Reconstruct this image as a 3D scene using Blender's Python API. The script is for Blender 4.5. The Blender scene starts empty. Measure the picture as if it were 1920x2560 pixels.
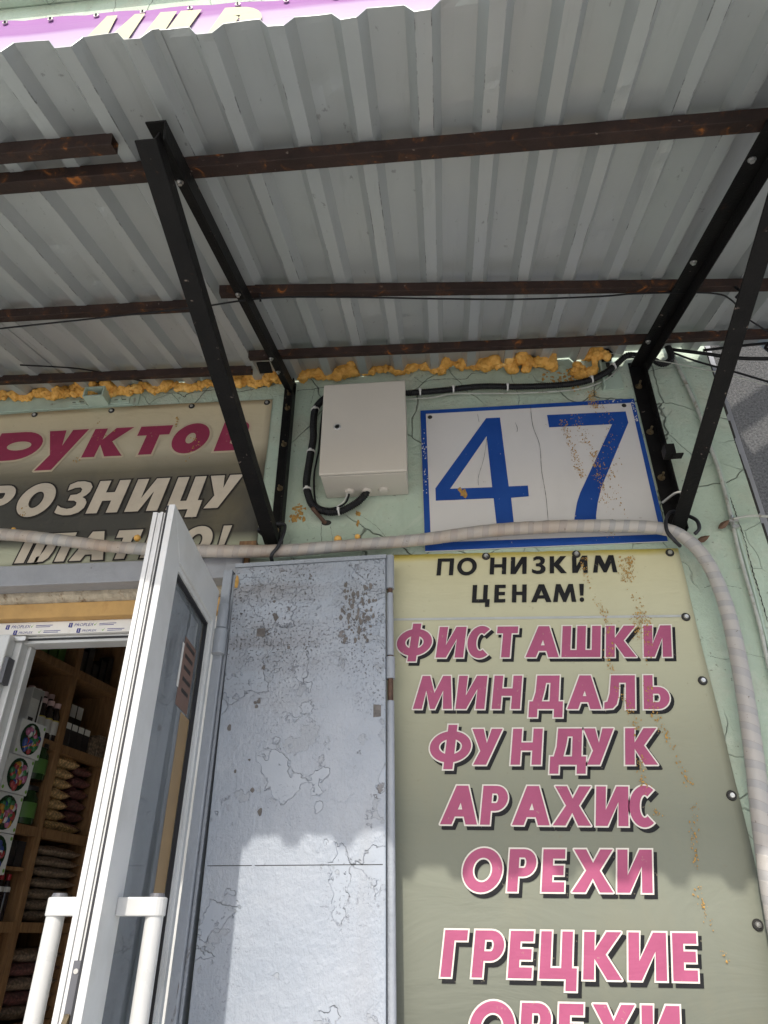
import bpy, bmesh, math, random
from mathutils import Vector, Matrix, noise as mnoise
R = math.radians
random.seed(7)
S = bpy.context.scene
COL = S.collection

# ------------------------------------------------------------------ camera
YAW, PITCH = R(5.092), R(31.194)
cam = bpy.data.cameras.new('camera')
cam.sensor_fit = 'VERTICAL'; cam.sensor_height = 36.0; cam.lens = 36.0 * 1750 / 2560
cam.clip_start = 0.02; cam.clip_end = 3000
camo = bpy.data.objects.new('camera', cam); COL.objects.link(camo)
camo.location = (0, -1.9, 1.6)
camo.rotation_euler = (R(90) + PITCH, 0, YAW)
S.camera = camo
# ------------------------------------------------------------------ sky, sun, exposure
SUN = Vector((0.19, 1.0, -0.933)).normalized()          # direction the light travels
w = bpy.data.worlds.new('World'); S.world = w; w.use_nodes = True
nt = w.node_tree; bg = nt.nodes['Background']
sky = nt.nodes.new('ShaderNodeTexSky'); sky.sky_type = 'NISHITA'; sky.sun_disc = False
sky.sun_elevation = math.asin(-SUN.z); sky.sun_rotation = R(180) + math.atan2(0.19, 1.0)
sky.air_density = 1.0; sky.dust_density = 2.2; sky.ozone_density = 1.0
nt.links.new(sky.outputs[0], bg.inputs[0]); bg.inputs[1].default_value = 0.15
sl = bpy.data.lights.new('sun', 'SUN'); sl.energy = 2.2; sl.angle = R(0.55); sl.color = (1.0, 0.955, 0.88)
so = bpy.data.objects.new('sun', sl); COL.objects.link(so)
so.rotation_euler = SUN.to_track_quat('-Z', 'Y').to_euler(); so.location = (-2, -8, 9)
S.view_settings.view_transform = 'Standard'; S.view_settings.look = 'None'
S.view_settings.exposure = 0.72; S.view_settings.gamma = 1.0
S.view_settings.use_curve_mapping = False
S.cycles.max_bounces = 7; S.cycles.diffuse_bounces = 4; S.cycles.glossy_bounces = 3; S.cycles.transparent_max_bounces = 8
S.cycles.use_adaptive_sampling = True; S.cycles.adaptive_threshold = 0.02
S.cycles.sample_clamp_indirect = 6.0

# ------------------------------------------------------------------ material helpers
class G:
    def __init__(s, name):
        s.m = bpy.data.materials.new(name); s.m.use_nodes = True
        s.t = s.m.node_tree; s.b = s.t.nodes['Principled BSDF']; s.out = s.t.nodes['Material Output']
        s.co = s.t.nodes.new('ShaderNodeTexCoord').outputs['Object']
    def put(s, sock, v):
        if isinstance(v, bpy.types.NodeSocket): s.t.links.new(v, sock)
        elif v is not None:
            if isinstance(v, (tuple, list)) and len(v) == 3 and sock.type == 'RGBA': v = (*v, 1)
            sock.default_value = v
    def scale(s, x, y, z, vec=None):
        n = s.t.nodes.new('ShaderNodeMapping'); s.put(n.inputs[0], vec or s.co); n.inputs['Scale'].default_value = (x, y, z)
        return n.outputs[0]
    def noise(s, sc, det=4, ro=.55, vec=None, dist=0, col=False):
        n = s.t.nodes.new('ShaderNodeTexNoise'); s.put(n.inputs['Vector'], vec or s.co)
        n.inputs['Scale'].default_value = sc; n.inputs['Detail'].default_value = det
        n.inputs['Roughness'].default_value = ro; n.inputs['Distortion'].default_value = dist
        return n.outputs[1 if col else 0]
    def voro(s, sc, vec=None, feat='F1', rnd=1.0):
        n = s.t.nodes.new('ShaderNodeTexVoronoi'); n.feature = feat; s.put(n.inputs['Vector'], vec or s.co)
        n.inputs['Scale'].default_value = sc; n.inputs['Randomness'].default_value = rnd
        return n.outputs[0]
    def warp(s, amt, sc, vec=None):
        c = s.noise(sc, 3, .5, vec, col=True)
        n = s.t.nodes.new('ShaderNodeVectorMath'); n.operation = 'MULTIPLY_ADD'
        s.put(n.inputs[0], c); n.inputs[1].default_value = (amt,) * 3; s.put(n.inputs[2], vec or s.co)
        return n.outputs[0]
    def ramp(s, f, pts, interp='LINEAR'):
        n = s.t.nodes.new('ShaderNodeValToRGB'); s.put(n.inputs[0], f); e = n.color_ramp.elements
        n.color_ramp.interpolation = interp
        while len(e) < len(pts): e.new(0.5)
        for i, (p, c) in enumerate(pts):
            e[i].position = p
            e[i].color = (c, c, c, 1) if isinstance(c, (int, float)) else (*c, 1)
        return n.outputs[0]
    def step(s, f, a, b, lo=0.0, hi=1.0):
        n = s.t.nodes.new('ShaderNodeMapRange'); s.put(n.inputs[0], f)
        n.inputs[1].default_value = a; n.inputs[2].default_value = b
        n.inputs[3].default_value = lo; n.inputs[4].default_value = hi
        return n.outputs[0]
    def math(s, op, a, b=None, clamp=False):
        n = s.t.nodes.new('ShaderNodeMath'); n.operation = op; n.use_clamp = clamp
        s.put(n.inputs[0], a); s.put(n.inputs[1], b); return n.outputs[0]
    def mix(s, f, a, b, mode='MIX'):
        n = s.t.nodes.new('ShaderNodeMix'); n.data_type = 'RGBA'; n.blend_type = mode
        s.put(n.inputs[0], f); s.put(n.inputs[6], a); s.put(n.inputs[7], b); return n.outputs[2]
    def sep(s, vec=None):
        n = s.t.nodes.new('ShaderNodeSeparateXYZ'); s.put(n.inputs[0], vec or s.co); return n.outputs
    def uv(s):
        n = s.t.nodes.new('ShaderNodeUVMap'); return n.outputs[0]
    def bump(s, h, st=.5, d=.01, nrm=None):
        n = s.t.nodes.new('ShaderNodeBump'); n.inputs['Strength'].default_value = st; n.inputs['Distance'].default_value = d
        s.put(n.inputs['Height'], h)
        if nrm is not None: s.put(n.inputs['Normal'], nrm)
        return n.outputs[0]
    def end(s, col=None, rough=None, metal=None, nrm=None, spec=None, coat=None):
        b = s.b
        if col is not None: s.put(b.inputs['Base Color'], col)
        if rough is not None: s.put(b.inputs['Roughness'], rough)
        if metal is not None: s.put(b.inputs['Metallic'], metal)
        if spec is not None: s.put(b.inputs['Specular IOR Level'], spec)
        if coat is not None: s.put(b.inputs['Coat Weight'], coat)
        if nrm is not None: s.put(b.inputs['Normal'], nrm)
        return s.m

def plain(name, c, rough=.6, metal=0., var=.12, sc=14, bump=.08, dirt=None, dsc=5, dth=(.55, .75), spec=None):
    g = G(name); n = g.noise(sc, 6, .6)
    k = g.ramp(n, [(.25, 1 - var), (.75, 1 + var)])
    col = g.mix(1.0, tuple(c), k, 'MULTIPLY')
    if dirt:
        d = g.step(g.noise(dsc, 7, .65, dist=.6), *dth); col = g.mix(d, col, dirt)
    nr = g.bump(g.noise(sc * 9, 4, .6), bump, .004) if bump else None
    return g.end(col, g.step(n, .2, .8, rough - .08, rough + .08), metal, nr, spec)

MT = {}
def mats():
    # mint plaster
    g = G('mint plaster')
    base = g.ramp(g.noise(1.7, 5, .6, dist=.4), [(.28, (.36, .43, .33)), (.5, (.43, .52, .41)), (.72, (.50, .58, .47))])
    base = g.mix(g.step(g.noise(5, 5, .7), .50, .78, 0, .6), base, (.45, .42, .32)); base = g.mix(g.step(g.noise(3.3, 5, .7, dist=1.2), .56, .62, 0, .35), base, (.56, .60, .50))
    base = g.mix(g.step(g.noise(11, 5, .6, g.scale(1, 1, .25)), .58, .8, 0, .5), base, (.30, .33, .25))
    wv = g.warp(.05, 9)
    e1 = g.step(g.voro(2.6, wv, 'DISTANCE_TO_EDGE'), .0, .0048, 1, 0)
    e1 = g.math('MULTIPLY', e1, g.step(g.noise(1.9, 3), .47, .58))
    e2 = g.step(g.voro(7.5, wv, 'DISTANCE_TO_EDGE'), .0, .009, .6, 0)
    e2 = g.math('MULTIPLY', e2, g.step(g.noise(2.7, 3, vec=g.scale(1, 1, 1.3)), .5, .62))
    cr = g.math('MAXIMUM', e1, e2)
    spk = g.step(g.noise(70, 2, .5), .70, .74)
    col = g.mix(g.math('MULTIPLY', cr, .55), base, (.07, .07, .055)); col = g.mix(g.math('MULTIPLY', spk, .5), col, (.12, .11, .08))
    h = g.math('SUBTRACT', g.math('ADD', g.noise(60, 5, .65), g.math('MULTIPLY', g.noise(9, 4), 1.6)), g.math('MULTIPLY', cr, 2.0))
    MT['mint'] = g.end(col, .82, 0, g.bump(h, .9, .006))
    # mint painted metal
    MT['mint_metal'] = plain('mint painted metal', (.40, .49, .40), .5, 0, .12, 20, .2, (.16, .13, .09), 14, (.62, .72))
    # corrugated sheet
    g = G('grey coated sheet metal')
    x, y, z = g.sep()
    c = g.ramp(g.noise(2.4, 5, .6, g.scale(1, .3, .6)), [(.3, (.405, .425, .42)), (.7, (.455, .475, .468))])
    c = g.mix(g.step(g.noise(26, 5, .7, g.scale(1, .10, .25)), .58, .82, 0, .4), c, (.22, .225, .225))
    c = g.mix(g.step(g.noise(7, 5, .75), .62, .74, 0, .22), c, (.50, .51, .51))
    c = g.mix(g.step(g.noise(40, 4, .7, g.scale(1, .5, 1)), .66, .70, 0, .5), c, (.16, .155, .15))
    fr = g.math('ABSOLUTE', g.math('SUBTRACT', g.math('FRACT', g.math('ADD', g.math('DIVIDE', g.math('SUBTRACT', x, .0145), .127), 100.5)), .5))
    ln = g.math('MULTIPLY', g.step(g.math('ABSOLUTE', g.math('SUBTRACT', fr, .1142)), .004, .011, 1, 0), g.step(g.noise(5.5, 5, .75, g.scale(1, 1.5, 1)), .54, .62))
    c = g.mix(g.math('MULTIPLY', ln, .75), c, (.06, .058, .055))
    h = g.math('ADD', g.math('MULTIPLY', g.noise(4.5, 4, .55), 4), g.math('MULTIPLY', g.noise(130, 3, .5), .15))
    MT['sheet'] = g.end(c, g.step(g.noise(6, 4), .3, .7, .36, .44), .48, g.bump(h, .14, .006))
    # rusty brown purlin steel
    def rust(name, c1, c2, th=(.66, .72), rough=.55):
        g = G(name); n = g.noise(9, 5, .65, dist=.3)
        c = g.ramp(n, [(.3, c1), (.7, c2)])
        q = g.noise(26, 5, .6, dist=.8); c = g.mix(g.step(q, th[0] - .10, th[1], 0, .6), c, (.12, .05, .02)); c = g.mix(g.step(q, th[0], th[1] + .05, 0, .8), c, (.42, .14, .03))
        c = g.mix(g.step(g.noise(60, 3, .5), .70, .76, 0, .6), c, (.30, .24, .20))
        return g.end(c, rough, 0, g.bump(g.noise(120, 5, .65), .35, .003), .12)
    MT['purlin'] = rust('rusty brown steel', (.024, .0165, .014), (.046, .029, .024), (.64, .69))
    MT['black'] = rust('black painted steel', (.0055, .0055, .0055), (.012, .011, .0105), (.77, .83), .5)
    # foam
    g = G('orange mounting foam')
    c = g.ramp(g.noise(22, 5, .65), [(.26, (.40, .18, .03)), (.44, (.66, .34, .065)), (.58, (.76, .41, .09)), (.76, (.88, .58, .20))])
    pit = g.step(g.voro(95), .0, .16, 1, 0); pit = g.math('MULTIPLY', pit, g.step(g.noise(18, 2), .5, .62))
    c = g.mix(g.math('MULTIPLY', pit, .75), c, (.16, .06, .012))
    MT['foam'] = g.end(c, .6, 0, g.bump(g.math('SUBTRACT', g.noise(70, 5, .6), pit), .6, .004))
    MT['drip'] = plain('dried foam stain', (.42, .24, .06), .75, 0, .4, 60, .3)
    # PVC white
    g = G('white pvc'); n = g.noise(7, 5, .6)
    c = g.mix(g.step(n, .48, .72, 0, .5), (.60, .60, .585), (.43, .415, .38))
    c = g.mix(g.step(g.noise(180, 2), .72, .76, 0, .5), c, (.35, .33, .29))
    MT['pvc'] = g.end(c, .33, 0, g.bump(g.noise(3, 2), .04, .01))
    MT['pvc_film'] = plain('white film covered pvc', (.78, .75, .70), .4, 0, .06, 18, .1, (.55, .47, .36), 9, (.6, .8))
    MT['gasket'] = plain('black rubber gasket', (.015, .015, .018), .6, 0, .1, 30, 0)
    MT['handle'] = plain('white enamelled handle', (.53, .525, .505), .3, 0, .06, 8, .05, (.45, .43, .39), 9, (.58, .75))
    # glass
    m = bpy.data.materials.new('window glass'); m.use_nodes = True; t = m.node_tree
    t.nodes.remove(t.nodes['Principled BSDF']); o = t.nodes['Material Output']
    tr = t.nodes.new('ShaderNodeBsdfTransparent'); tr.inputs[0].default_value = (.86, .9, .88, 1)
    gl = t.nodes.new('ShaderNodeBsdfGlossy'); gl.inputs['Roughness'].default_value = .015
    fr = t.nodes.new('ShaderNodeFresnel'); fr.inputs[0].default_value = 3.0
    mx = t.nodes.new('ShaderNodeMixShader')
    t.links.new(fr.outputs[0], mx.inputs[0]); t.links.new(tr.outputs[0], mx.inputs[1]); t.links.new(gl.outputs[0], mx.inputs[2])
    df = t.nodes.new('ShaderNodeBsdfDiffuse'); df.inputs[0].default_value = (.62, .66, .70, 1)
    tc = t.nodes.new('ShaderNodeTexCoord'); mp = t.nodes.new('ShaderNodeMapping'); mp.inputs['Scale'].default_value = (1, 1, .12)
    nz_ = t.nodes.new('ShaderNodeTexNoise'); nz_.inputs['Scale'].default_value = 16; nz_.inputs['Detail'].default_value = 4
    mr = t.nodes.new('ShaderNodeMapRange'); mr.inputs[1].default_value = .3; mr.inputs[2].default_value = .75; mr.inputs[3].default_value = .06; mr.inputs[4].default_value = .30
    t.links.new(tc.outputs['Object'], mp.inputs[0]); t.links.new(mp.outputs[0], nz_.inputs['Vector']); t.links.new(nz_.outputs[0], mr.inputs[0])
    mx2 = t.nodes.new('ShaderNodeMixShader'); t.links.new(mr.outputs[0], mx2.inputs[0]); t.links.new(mx.outputs[0], mx2.inputs[1]); t.links.new(df.outputs[0], mx2.inputs[2])
    t.links.new(mx2.outputs[0], o.inputs[0]); MT['glass'] = m
    # peeling grey paint on steel panel
    g = G('peeling grey paint')
    x, y, z = g.sep()
    wv = g.warp(.05, 9)
    top = g.step(z, .82, 1.15)                        # the upper part of the leaf is worn most
    n1 = g.math('ADD', g.noise(4.6, 5, .58, wv), g.step(z, .45, 1.0, -.045, .012)); n2 = g.math('ADD', g.noise(10, 5, .6, wv), g.step(z, .45, 1.0, -.03, .02))
    pa = g.step(n1, .545, .553); pb = g.step(n2, .60, .608)
    br1 = g.step(g.noise(16, 3), .42, .62)
    ea = g.math('MULTIPLY', g.math('MULTIPLY', g.step(n1, .538, .546), g.step(n1, .550, .556, 1, 0)), br1)
    eb = g.math('MULTIPLY', g.math('MULTIPLY', g.step(n2, .592, .600), g.step(n2, .604, .612, 1, 0)), br1)
    c = g.ramp(g.noise(4, 5, .65), [(.3, (.30, .335, .385)), (.55, (.345, .375, .42)), (.75, (.385, .41, .445))])
    c = g.mix(g.math('MULTIPLY', pa, .5), c, (.365, .40, .45)); c = g.mix(g.math('MULTIPLY', pb, .55), c, (.315, .335, .36))
    run = g.math('MULTIPLY', g.step(g.noise(9, 5, .6, g.scale(1, 1, .09)), .56, .74), g.step(z, .2, .9, .25, .8))
    c = g.mix(g.math('MULTIPLY', run, .38), c, (.20, .175, .155))
    band = g.math('MULTIPLY', g.step(g.noise(6, 5, .7, g.scale(.25, 1, 2.4)), .42, .66), g.math('MULTIPLY', top, g.step(x, -.03, .09, 1, .3)))
    c = g.mix(g.math('MULTIPLY', band, .55), c, (.185, .165, .155))
    pit = g.noise(150, 3, .6)
    msk = g.step(g.math('ADD', g.noise(5.5, 4), g.math('ADD', g.math('MULTIPLY', top, .26), g.math('MULTIPLY', band, .12))), .55, .80)
    spk = g.math('MULTIPLY', g.step(pit, .575, .63), msk)
    c = g.mix(g.math('MULTIPLY', spk, .9), c, (.075, .062, .058))
    bare = g.math('MULTIPLY', g.step(g.noise(19, 5, .7, wv), .62, .64), g.step(g.math('ADD', g.noise(3.1, 3), g.math('MULTIPLY', top, .16)), .58, .66))
    c = g.mix(g.math('MULTIPLY', bare, .85), c, (.13, .11, .10))
    c = g.mix(g.math('MULTIPLY', g.math('MAXIMUM', ea, eb), .42), c, (.11, .11, .12))
    rip = g.math('ADD', g.math('MULTIPLY', g.noise(125, 3, .6, g.scale(1, 1, .6)), .8), g.math('MULTIPLY', g.noise(40, 3, .6), .9))
    rip = g.math('MULTIPLY', rip, g.math('SUBTRACT', 1.25, pa))
    h = g.math('SUBTRACT', rip, g.math('ADD', g.math('MULTIPLY', pa, .9), g.math('MULTIPLY', pb, .6)))
    h = g.math('SUBTRACT', h, g.math('ADD', g.math('MULTIPLY', bare, 1.2), g.math('MULTIPLY', spk, .8)))
    MT['panel'] = g.end(c, g.step(n2, .4, .7, .32, .55), 0, g.bump(h, .7, .0035))
    MT['panel_patch'] = plain('lifted grey paint', (.335, .365, .41), .42, 0, .07, 12, .3)
    MT['panel_bare'] = plain('bare primer under paint', (.145, .13, .12), .7, 0, .5, 40, .5)
    # grey painted steel (jamb, lintel)
    g = G('grey painted steel'); n = g.noise(10, 5, .66, g.scale(1, 1, .35))
    c = g.ramp(n, [(.3, (.26, .28, .31)), (.7, (.34, .36, .39))])
    c = g.mix(g.step(g.noise(16, 5, .7, g.scale(1, 1, .3), dist=1), .63, .68), c, (.10, .075, .06))
    MT['jamb'] = g.end(c, .42, 0, g.bump(g.math('ADD', g.noise(22, 5, .65), g.noise(110, 4)), .5, .004))
    g = G('grey painted lintel'); n = g.noise(6, 5, .66)
    c = g.ramp(n, [(.3, (.27, .275, .29)), (.7, (.35, .355, .375))])
    c = g.mix(g.step(g.noise(13, 5, .7), .66, .72), c, (.12, .10, .085))
    MT['lintel'] = g.end(c, .36, 0, g.bump(g.noise(45, 5, .6), .5, .004))
    MT['rustbar'] = plain('rusty hinge pin', (.10, .055, .035), .6, .3, .4, 30, .3)
    MT['concrete'] = plain('crumbling concrete', (.42, .36, .27), .9, 0, .4, 22, .9, (.16, .10, .05), 18, (.56, .66))
    MT['orange'] = plain('orange insulation', (.52, .31, .11), .75, 0, .25, 9, .3, (.40, .20, .06), 12, (.6, .75))
    MT['box'] = plain('grey enamel cabinet', (.55, .505, .435), .38, 0, .03, 5, .05)
    MT['chrome'] = plain('zinc bolt', (.55, .54, .52), .3, .9, .2, 60, .1)
    MT['brass'] = plain('yellow zinc bolt', (.22, .17, .10), .4, .8, .3, 60, .1)
    MT['rubber'] = plain('black washer', (.02, .018, .016), .6, 0, .2, 40, 0)
    MT['cable'] = plain('black cable', (.009, .009, .010), .45, 0, .1, 40, 0, spec=.25)
    MT['tie'] = plain('white cable tie', (.62, .61, .58), .45, 0, .1, 40, 0)
    MT['wire'] = plain('pale wire', (.42, .43, .38), .5, 0, .2, 40, .1, (.2, .17, .12), 30, (.55, .7))
    # wrapped hose (uv: u = metres along, v = round)
    g = G('tape wrapped hose'); u, v, _ = g.sep(g.uv())
    ph = g.math('ADD', g.math('MULTIPLY', u, 21.0), g.math('MULTIPLY', v, .55))
    ph = g.math('ADD', ph, g.math('MULTIPLY', g.noise(2.5, 2), 2.2))
    st = g.step(g.math('FRACT', ph), .40, .43)
    ox, oy, oz = g.sep()
    c = g.mix(g.math('MULTIPLY', st, g.step(g.noise(3, 2), .35, .6, .5, 1)), (.345, .337, .325), (.44, .41, .37))
    stain = g.math('MULTIPLY', g.step(g.noise(4.5, 5, .6), .40, .66), g.step(ox, 0.05, 0.55, 1, .12))
    c = g.mix(g.math('MULTIPLY', stain, .62), c, (.40, .235, .12))
    c = g.mix(g.step(g.noise(90, 3, .6), .68, .73, 0, .7), c, (.10, .06, .04))
    c = g.mix(g.step(g.math('FRACT', ph), .0, .03, .5, 0), c, (.17, .14, .12))
    MT['hose'] = g.end(c, .42, 0, g.bump(g.math('ADD', g.math('MULTIPLY', st, .5), g.noise(40, 4)), .5, .003))
    # banners
    def banner(name, axis_pts, wear=.3, H=1.0):
        g = G(name); x, y, z = g.sep()
        zz = g.math('ADD', z, g.math('MULTIPLY', g.math('SUBTRACT', g.noise(2.0, 4), .5), .05))
        f = g.step(zz, 0.0, H)
        c = g.ramp(f, axis_pts)
        c = g.mix(g.step(g.noise(3.2, 5, .65, g.scale(1, 1, .5)), .48, .85, 0, wear), c, (.36, .29, .15))
        c = g.mix(g.step(g.noise(60, 4, .6), .66, .74, 0, .25), c, (.20, .17, .11))
        weave = g.noise(700, 1, .5, g.scale(1, 1, .3))
        wr = g.noise(4.2, 4, .55, g.scale(.7, 1, 1.6), dist=1.0)
        nr = g.bump(wr, .35, .02, g.bump(weave, .1, .001))
        return g.end(c, .55, 0, nr, .22)
    MT['banR'] = banner('yellow green banner', [(0, (.095, .10, .08)), (.16, (.145, .152, .12)), (.32, (.195, .203, .158)), (.46, (.20, .208, .158)), (.60, (.30, .30, .215)), (.74, (.43, .42, .29)), (.88, (.53, .505, .335)), (.975, (.57, .53, .33)), (.988, (.60, .49, .12))], .2, 1.4)
    MT['banL'] = banner('weathered banner', [(0, (.46, .46, .33)), (.10, (.40, .41, .30)), (.17, (.075, .072, .062)), (.42, (.068, .066, .058)), (.56, (.17, .15, .105)), (.70, (.50, .44, .31)), (1, (.60, .51, .33))], .32, .65)
    MT['banT'] = banner('purple banner', [(0, (.50, .42, .545)), (.6, (.455, .37, .50)), (.78, (.39, .28, .43)), (.82, (.27, .11, .30)), (1, (.30, .13, .33))], .05, 1.06)
    def ink(name, c, var=.1):
        g = G(name); k = g.ramp(g.noise(9, 5, .6), [(.3, 1 - var), (.7, 1 + var)])
        col = g.mix(1.0, c, k, 'MULTIPLY')
        col = g.mix(g.step(g.noise(75, 4, .6), .67, .72, 0, .35), col, (.42, .36, .25))
        wr = g.noise(4.2, 4, .55, g.scale(.7, 1, 1.6), dist=1.0)
        return g.end(col, .55, 0, g.bump(wr, .35, .02, g.bump(g.noise(700, 1), .1, .001)), .22)
    MT['pink'] = ink('pink ink', (.365, .085, .165)); MT['ink_white'] = ink('white ink', (.70, .655, .58), .06)
    MT['ink_black'] = ink('black ink', (.010, .010, .011)); MT['ink_maroon'] = ink('maroon ink', (.27, .035, .075))
    MT['ink_cream'] = ink('cream ink', (.56, .49, .39), .12); MT['ink_dark'] = ink('dark outline ink', (.035, .03, .028))
    MT['ink_tan'] = ink('pale halo ink', (.52, .43, .30), .1)
    MT['ink_yellow'] = ink('yellow ink', (.52, .50, .32), .03)
    # sign
    g = G('white sign sheet'); c = g.mix(g.step(g.noise(5, 5), .5, .8, 0, .4), (.64, .615, .585), (.50, .475, .44))
    c = g.mix(g.step(g.noise(40, 5, .7), .68, .72, 0, .6), c, (.25, .2, .15))
    MT['sign'] = g.end(c, .45, 0, g.bump(g.noise(3, 3), .15, .01), .3)
    g = G('blue sign film'); c = g.mix(g.step(g.noise(8, 5), .4, .7), (.011, .058, .27), (.016, .075, .31))
    c = g.mix(g.step(g.noise(55, 5, .7), .69, .72), c, (.42, .40, .38))
    MT['blue'] = g.end(c, .5, spec=.22)
    MT['crack'] = plain('dark crack', (.035, .033, .028), .95, 0, .2, 40, 0)
    MT['aluminium'] = plain('sign edge metal', (.5, .5, .48), .45, .7, .2, 30, 0)
    # ground, neighbour
    g = G('concrete paving'); c = g.ramp(g.noise(.8, 5, .65), [(.3, (.46,.45,.43)), (.7, (.58,.565,.54))])
    MT['ground'] = g.end(c, .85, 0, g.bump(g.noise(40, 5), .3, .01))
    g = G('dark roughcast'); c = g.ramp(g.noise(90, 5, .7), [(.35, (.05, .05, .052)), (.7, (.19, .187, .183))])
    MT['rough'] = g.end(c, .9, 0, g.bump(g.noise(70, 5, .7), .9, .012))
    MT['room'] = plain('dim painted room', (.50, .46, .40), .9, 0, .15, 3, .1)
    # wood
    g = G('varnished pine'); f = g.noise(6, 5, .6, g.scale(9, 9, 1.2), dist=1.2)
    c = g.ramp(f, [(.3, (.17, .085, .036)), (.6, (.31, .17, .076)), (.8, (.38, .22, .105))])
    MT['wood'] = g.end(c, .5, 0, g.bump(f, .2, .003))
    for k, c, r in (('bag_nut', (.62, .40, .18), .3), ('bag_dark', (.26, .19, .135), .28), ('bag_plum', (.16, .06, .06), .28)):
        g = G(k.replace('_', ' ')); vv = g.voro(95); cc = g.ramp(vv, [(.1, tuple(v * 1.35 for v in c)), (.7, tuple(v * .45 for v in c))])
        MT[k] = g.end(cc, r, 0, g.bump(vv, .25, .002), coat=.5)
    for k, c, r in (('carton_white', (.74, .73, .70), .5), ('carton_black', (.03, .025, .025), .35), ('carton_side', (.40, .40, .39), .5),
                    ('jar', (.02, .05, .015), .08), ('jar_label', (.10, .22, .05), .4), ('bottle', (.03, .02, .02), .12), ('silver', (.45, .45, .44), .35), ('lid_pink', (.66, .46, .45), .5),
                    ('label_yellow', (.50, .40, .06), .4), ('label_white', (.55, .53, .50), .45), ('red', (.35, .02, .03), .4), ('candy_blue', (.05, .08, .26), .2),
                    ('candy_green', (.05, .18, .07), .2), ('candy_red', (.34, .05, .05), .2), ('candy_pink', (.45, .14, .24), .2), ('candy_white', (.6, .58, .56), .25),
                    ('candy_gold', (.5, .26, .04), .15), ('dark_window', (.02, .05, .025), .12), ('ink_blue', (.03, .03, .22), .4), ('ink_green', (.20, .42, .05), .4),
                    ('notice', (.17, .10, .075), .6), ('reflection_brown', (.30, .20, .10), .6), ('paper', (.66, .64, .60), .6), ('leaf', (.14, .08, .05), .8), ('seal', (.10, .10, .11), .5), ('stripe', (.42, .43, .41), .4)):
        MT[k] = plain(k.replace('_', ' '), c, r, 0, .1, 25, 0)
mats()

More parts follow.
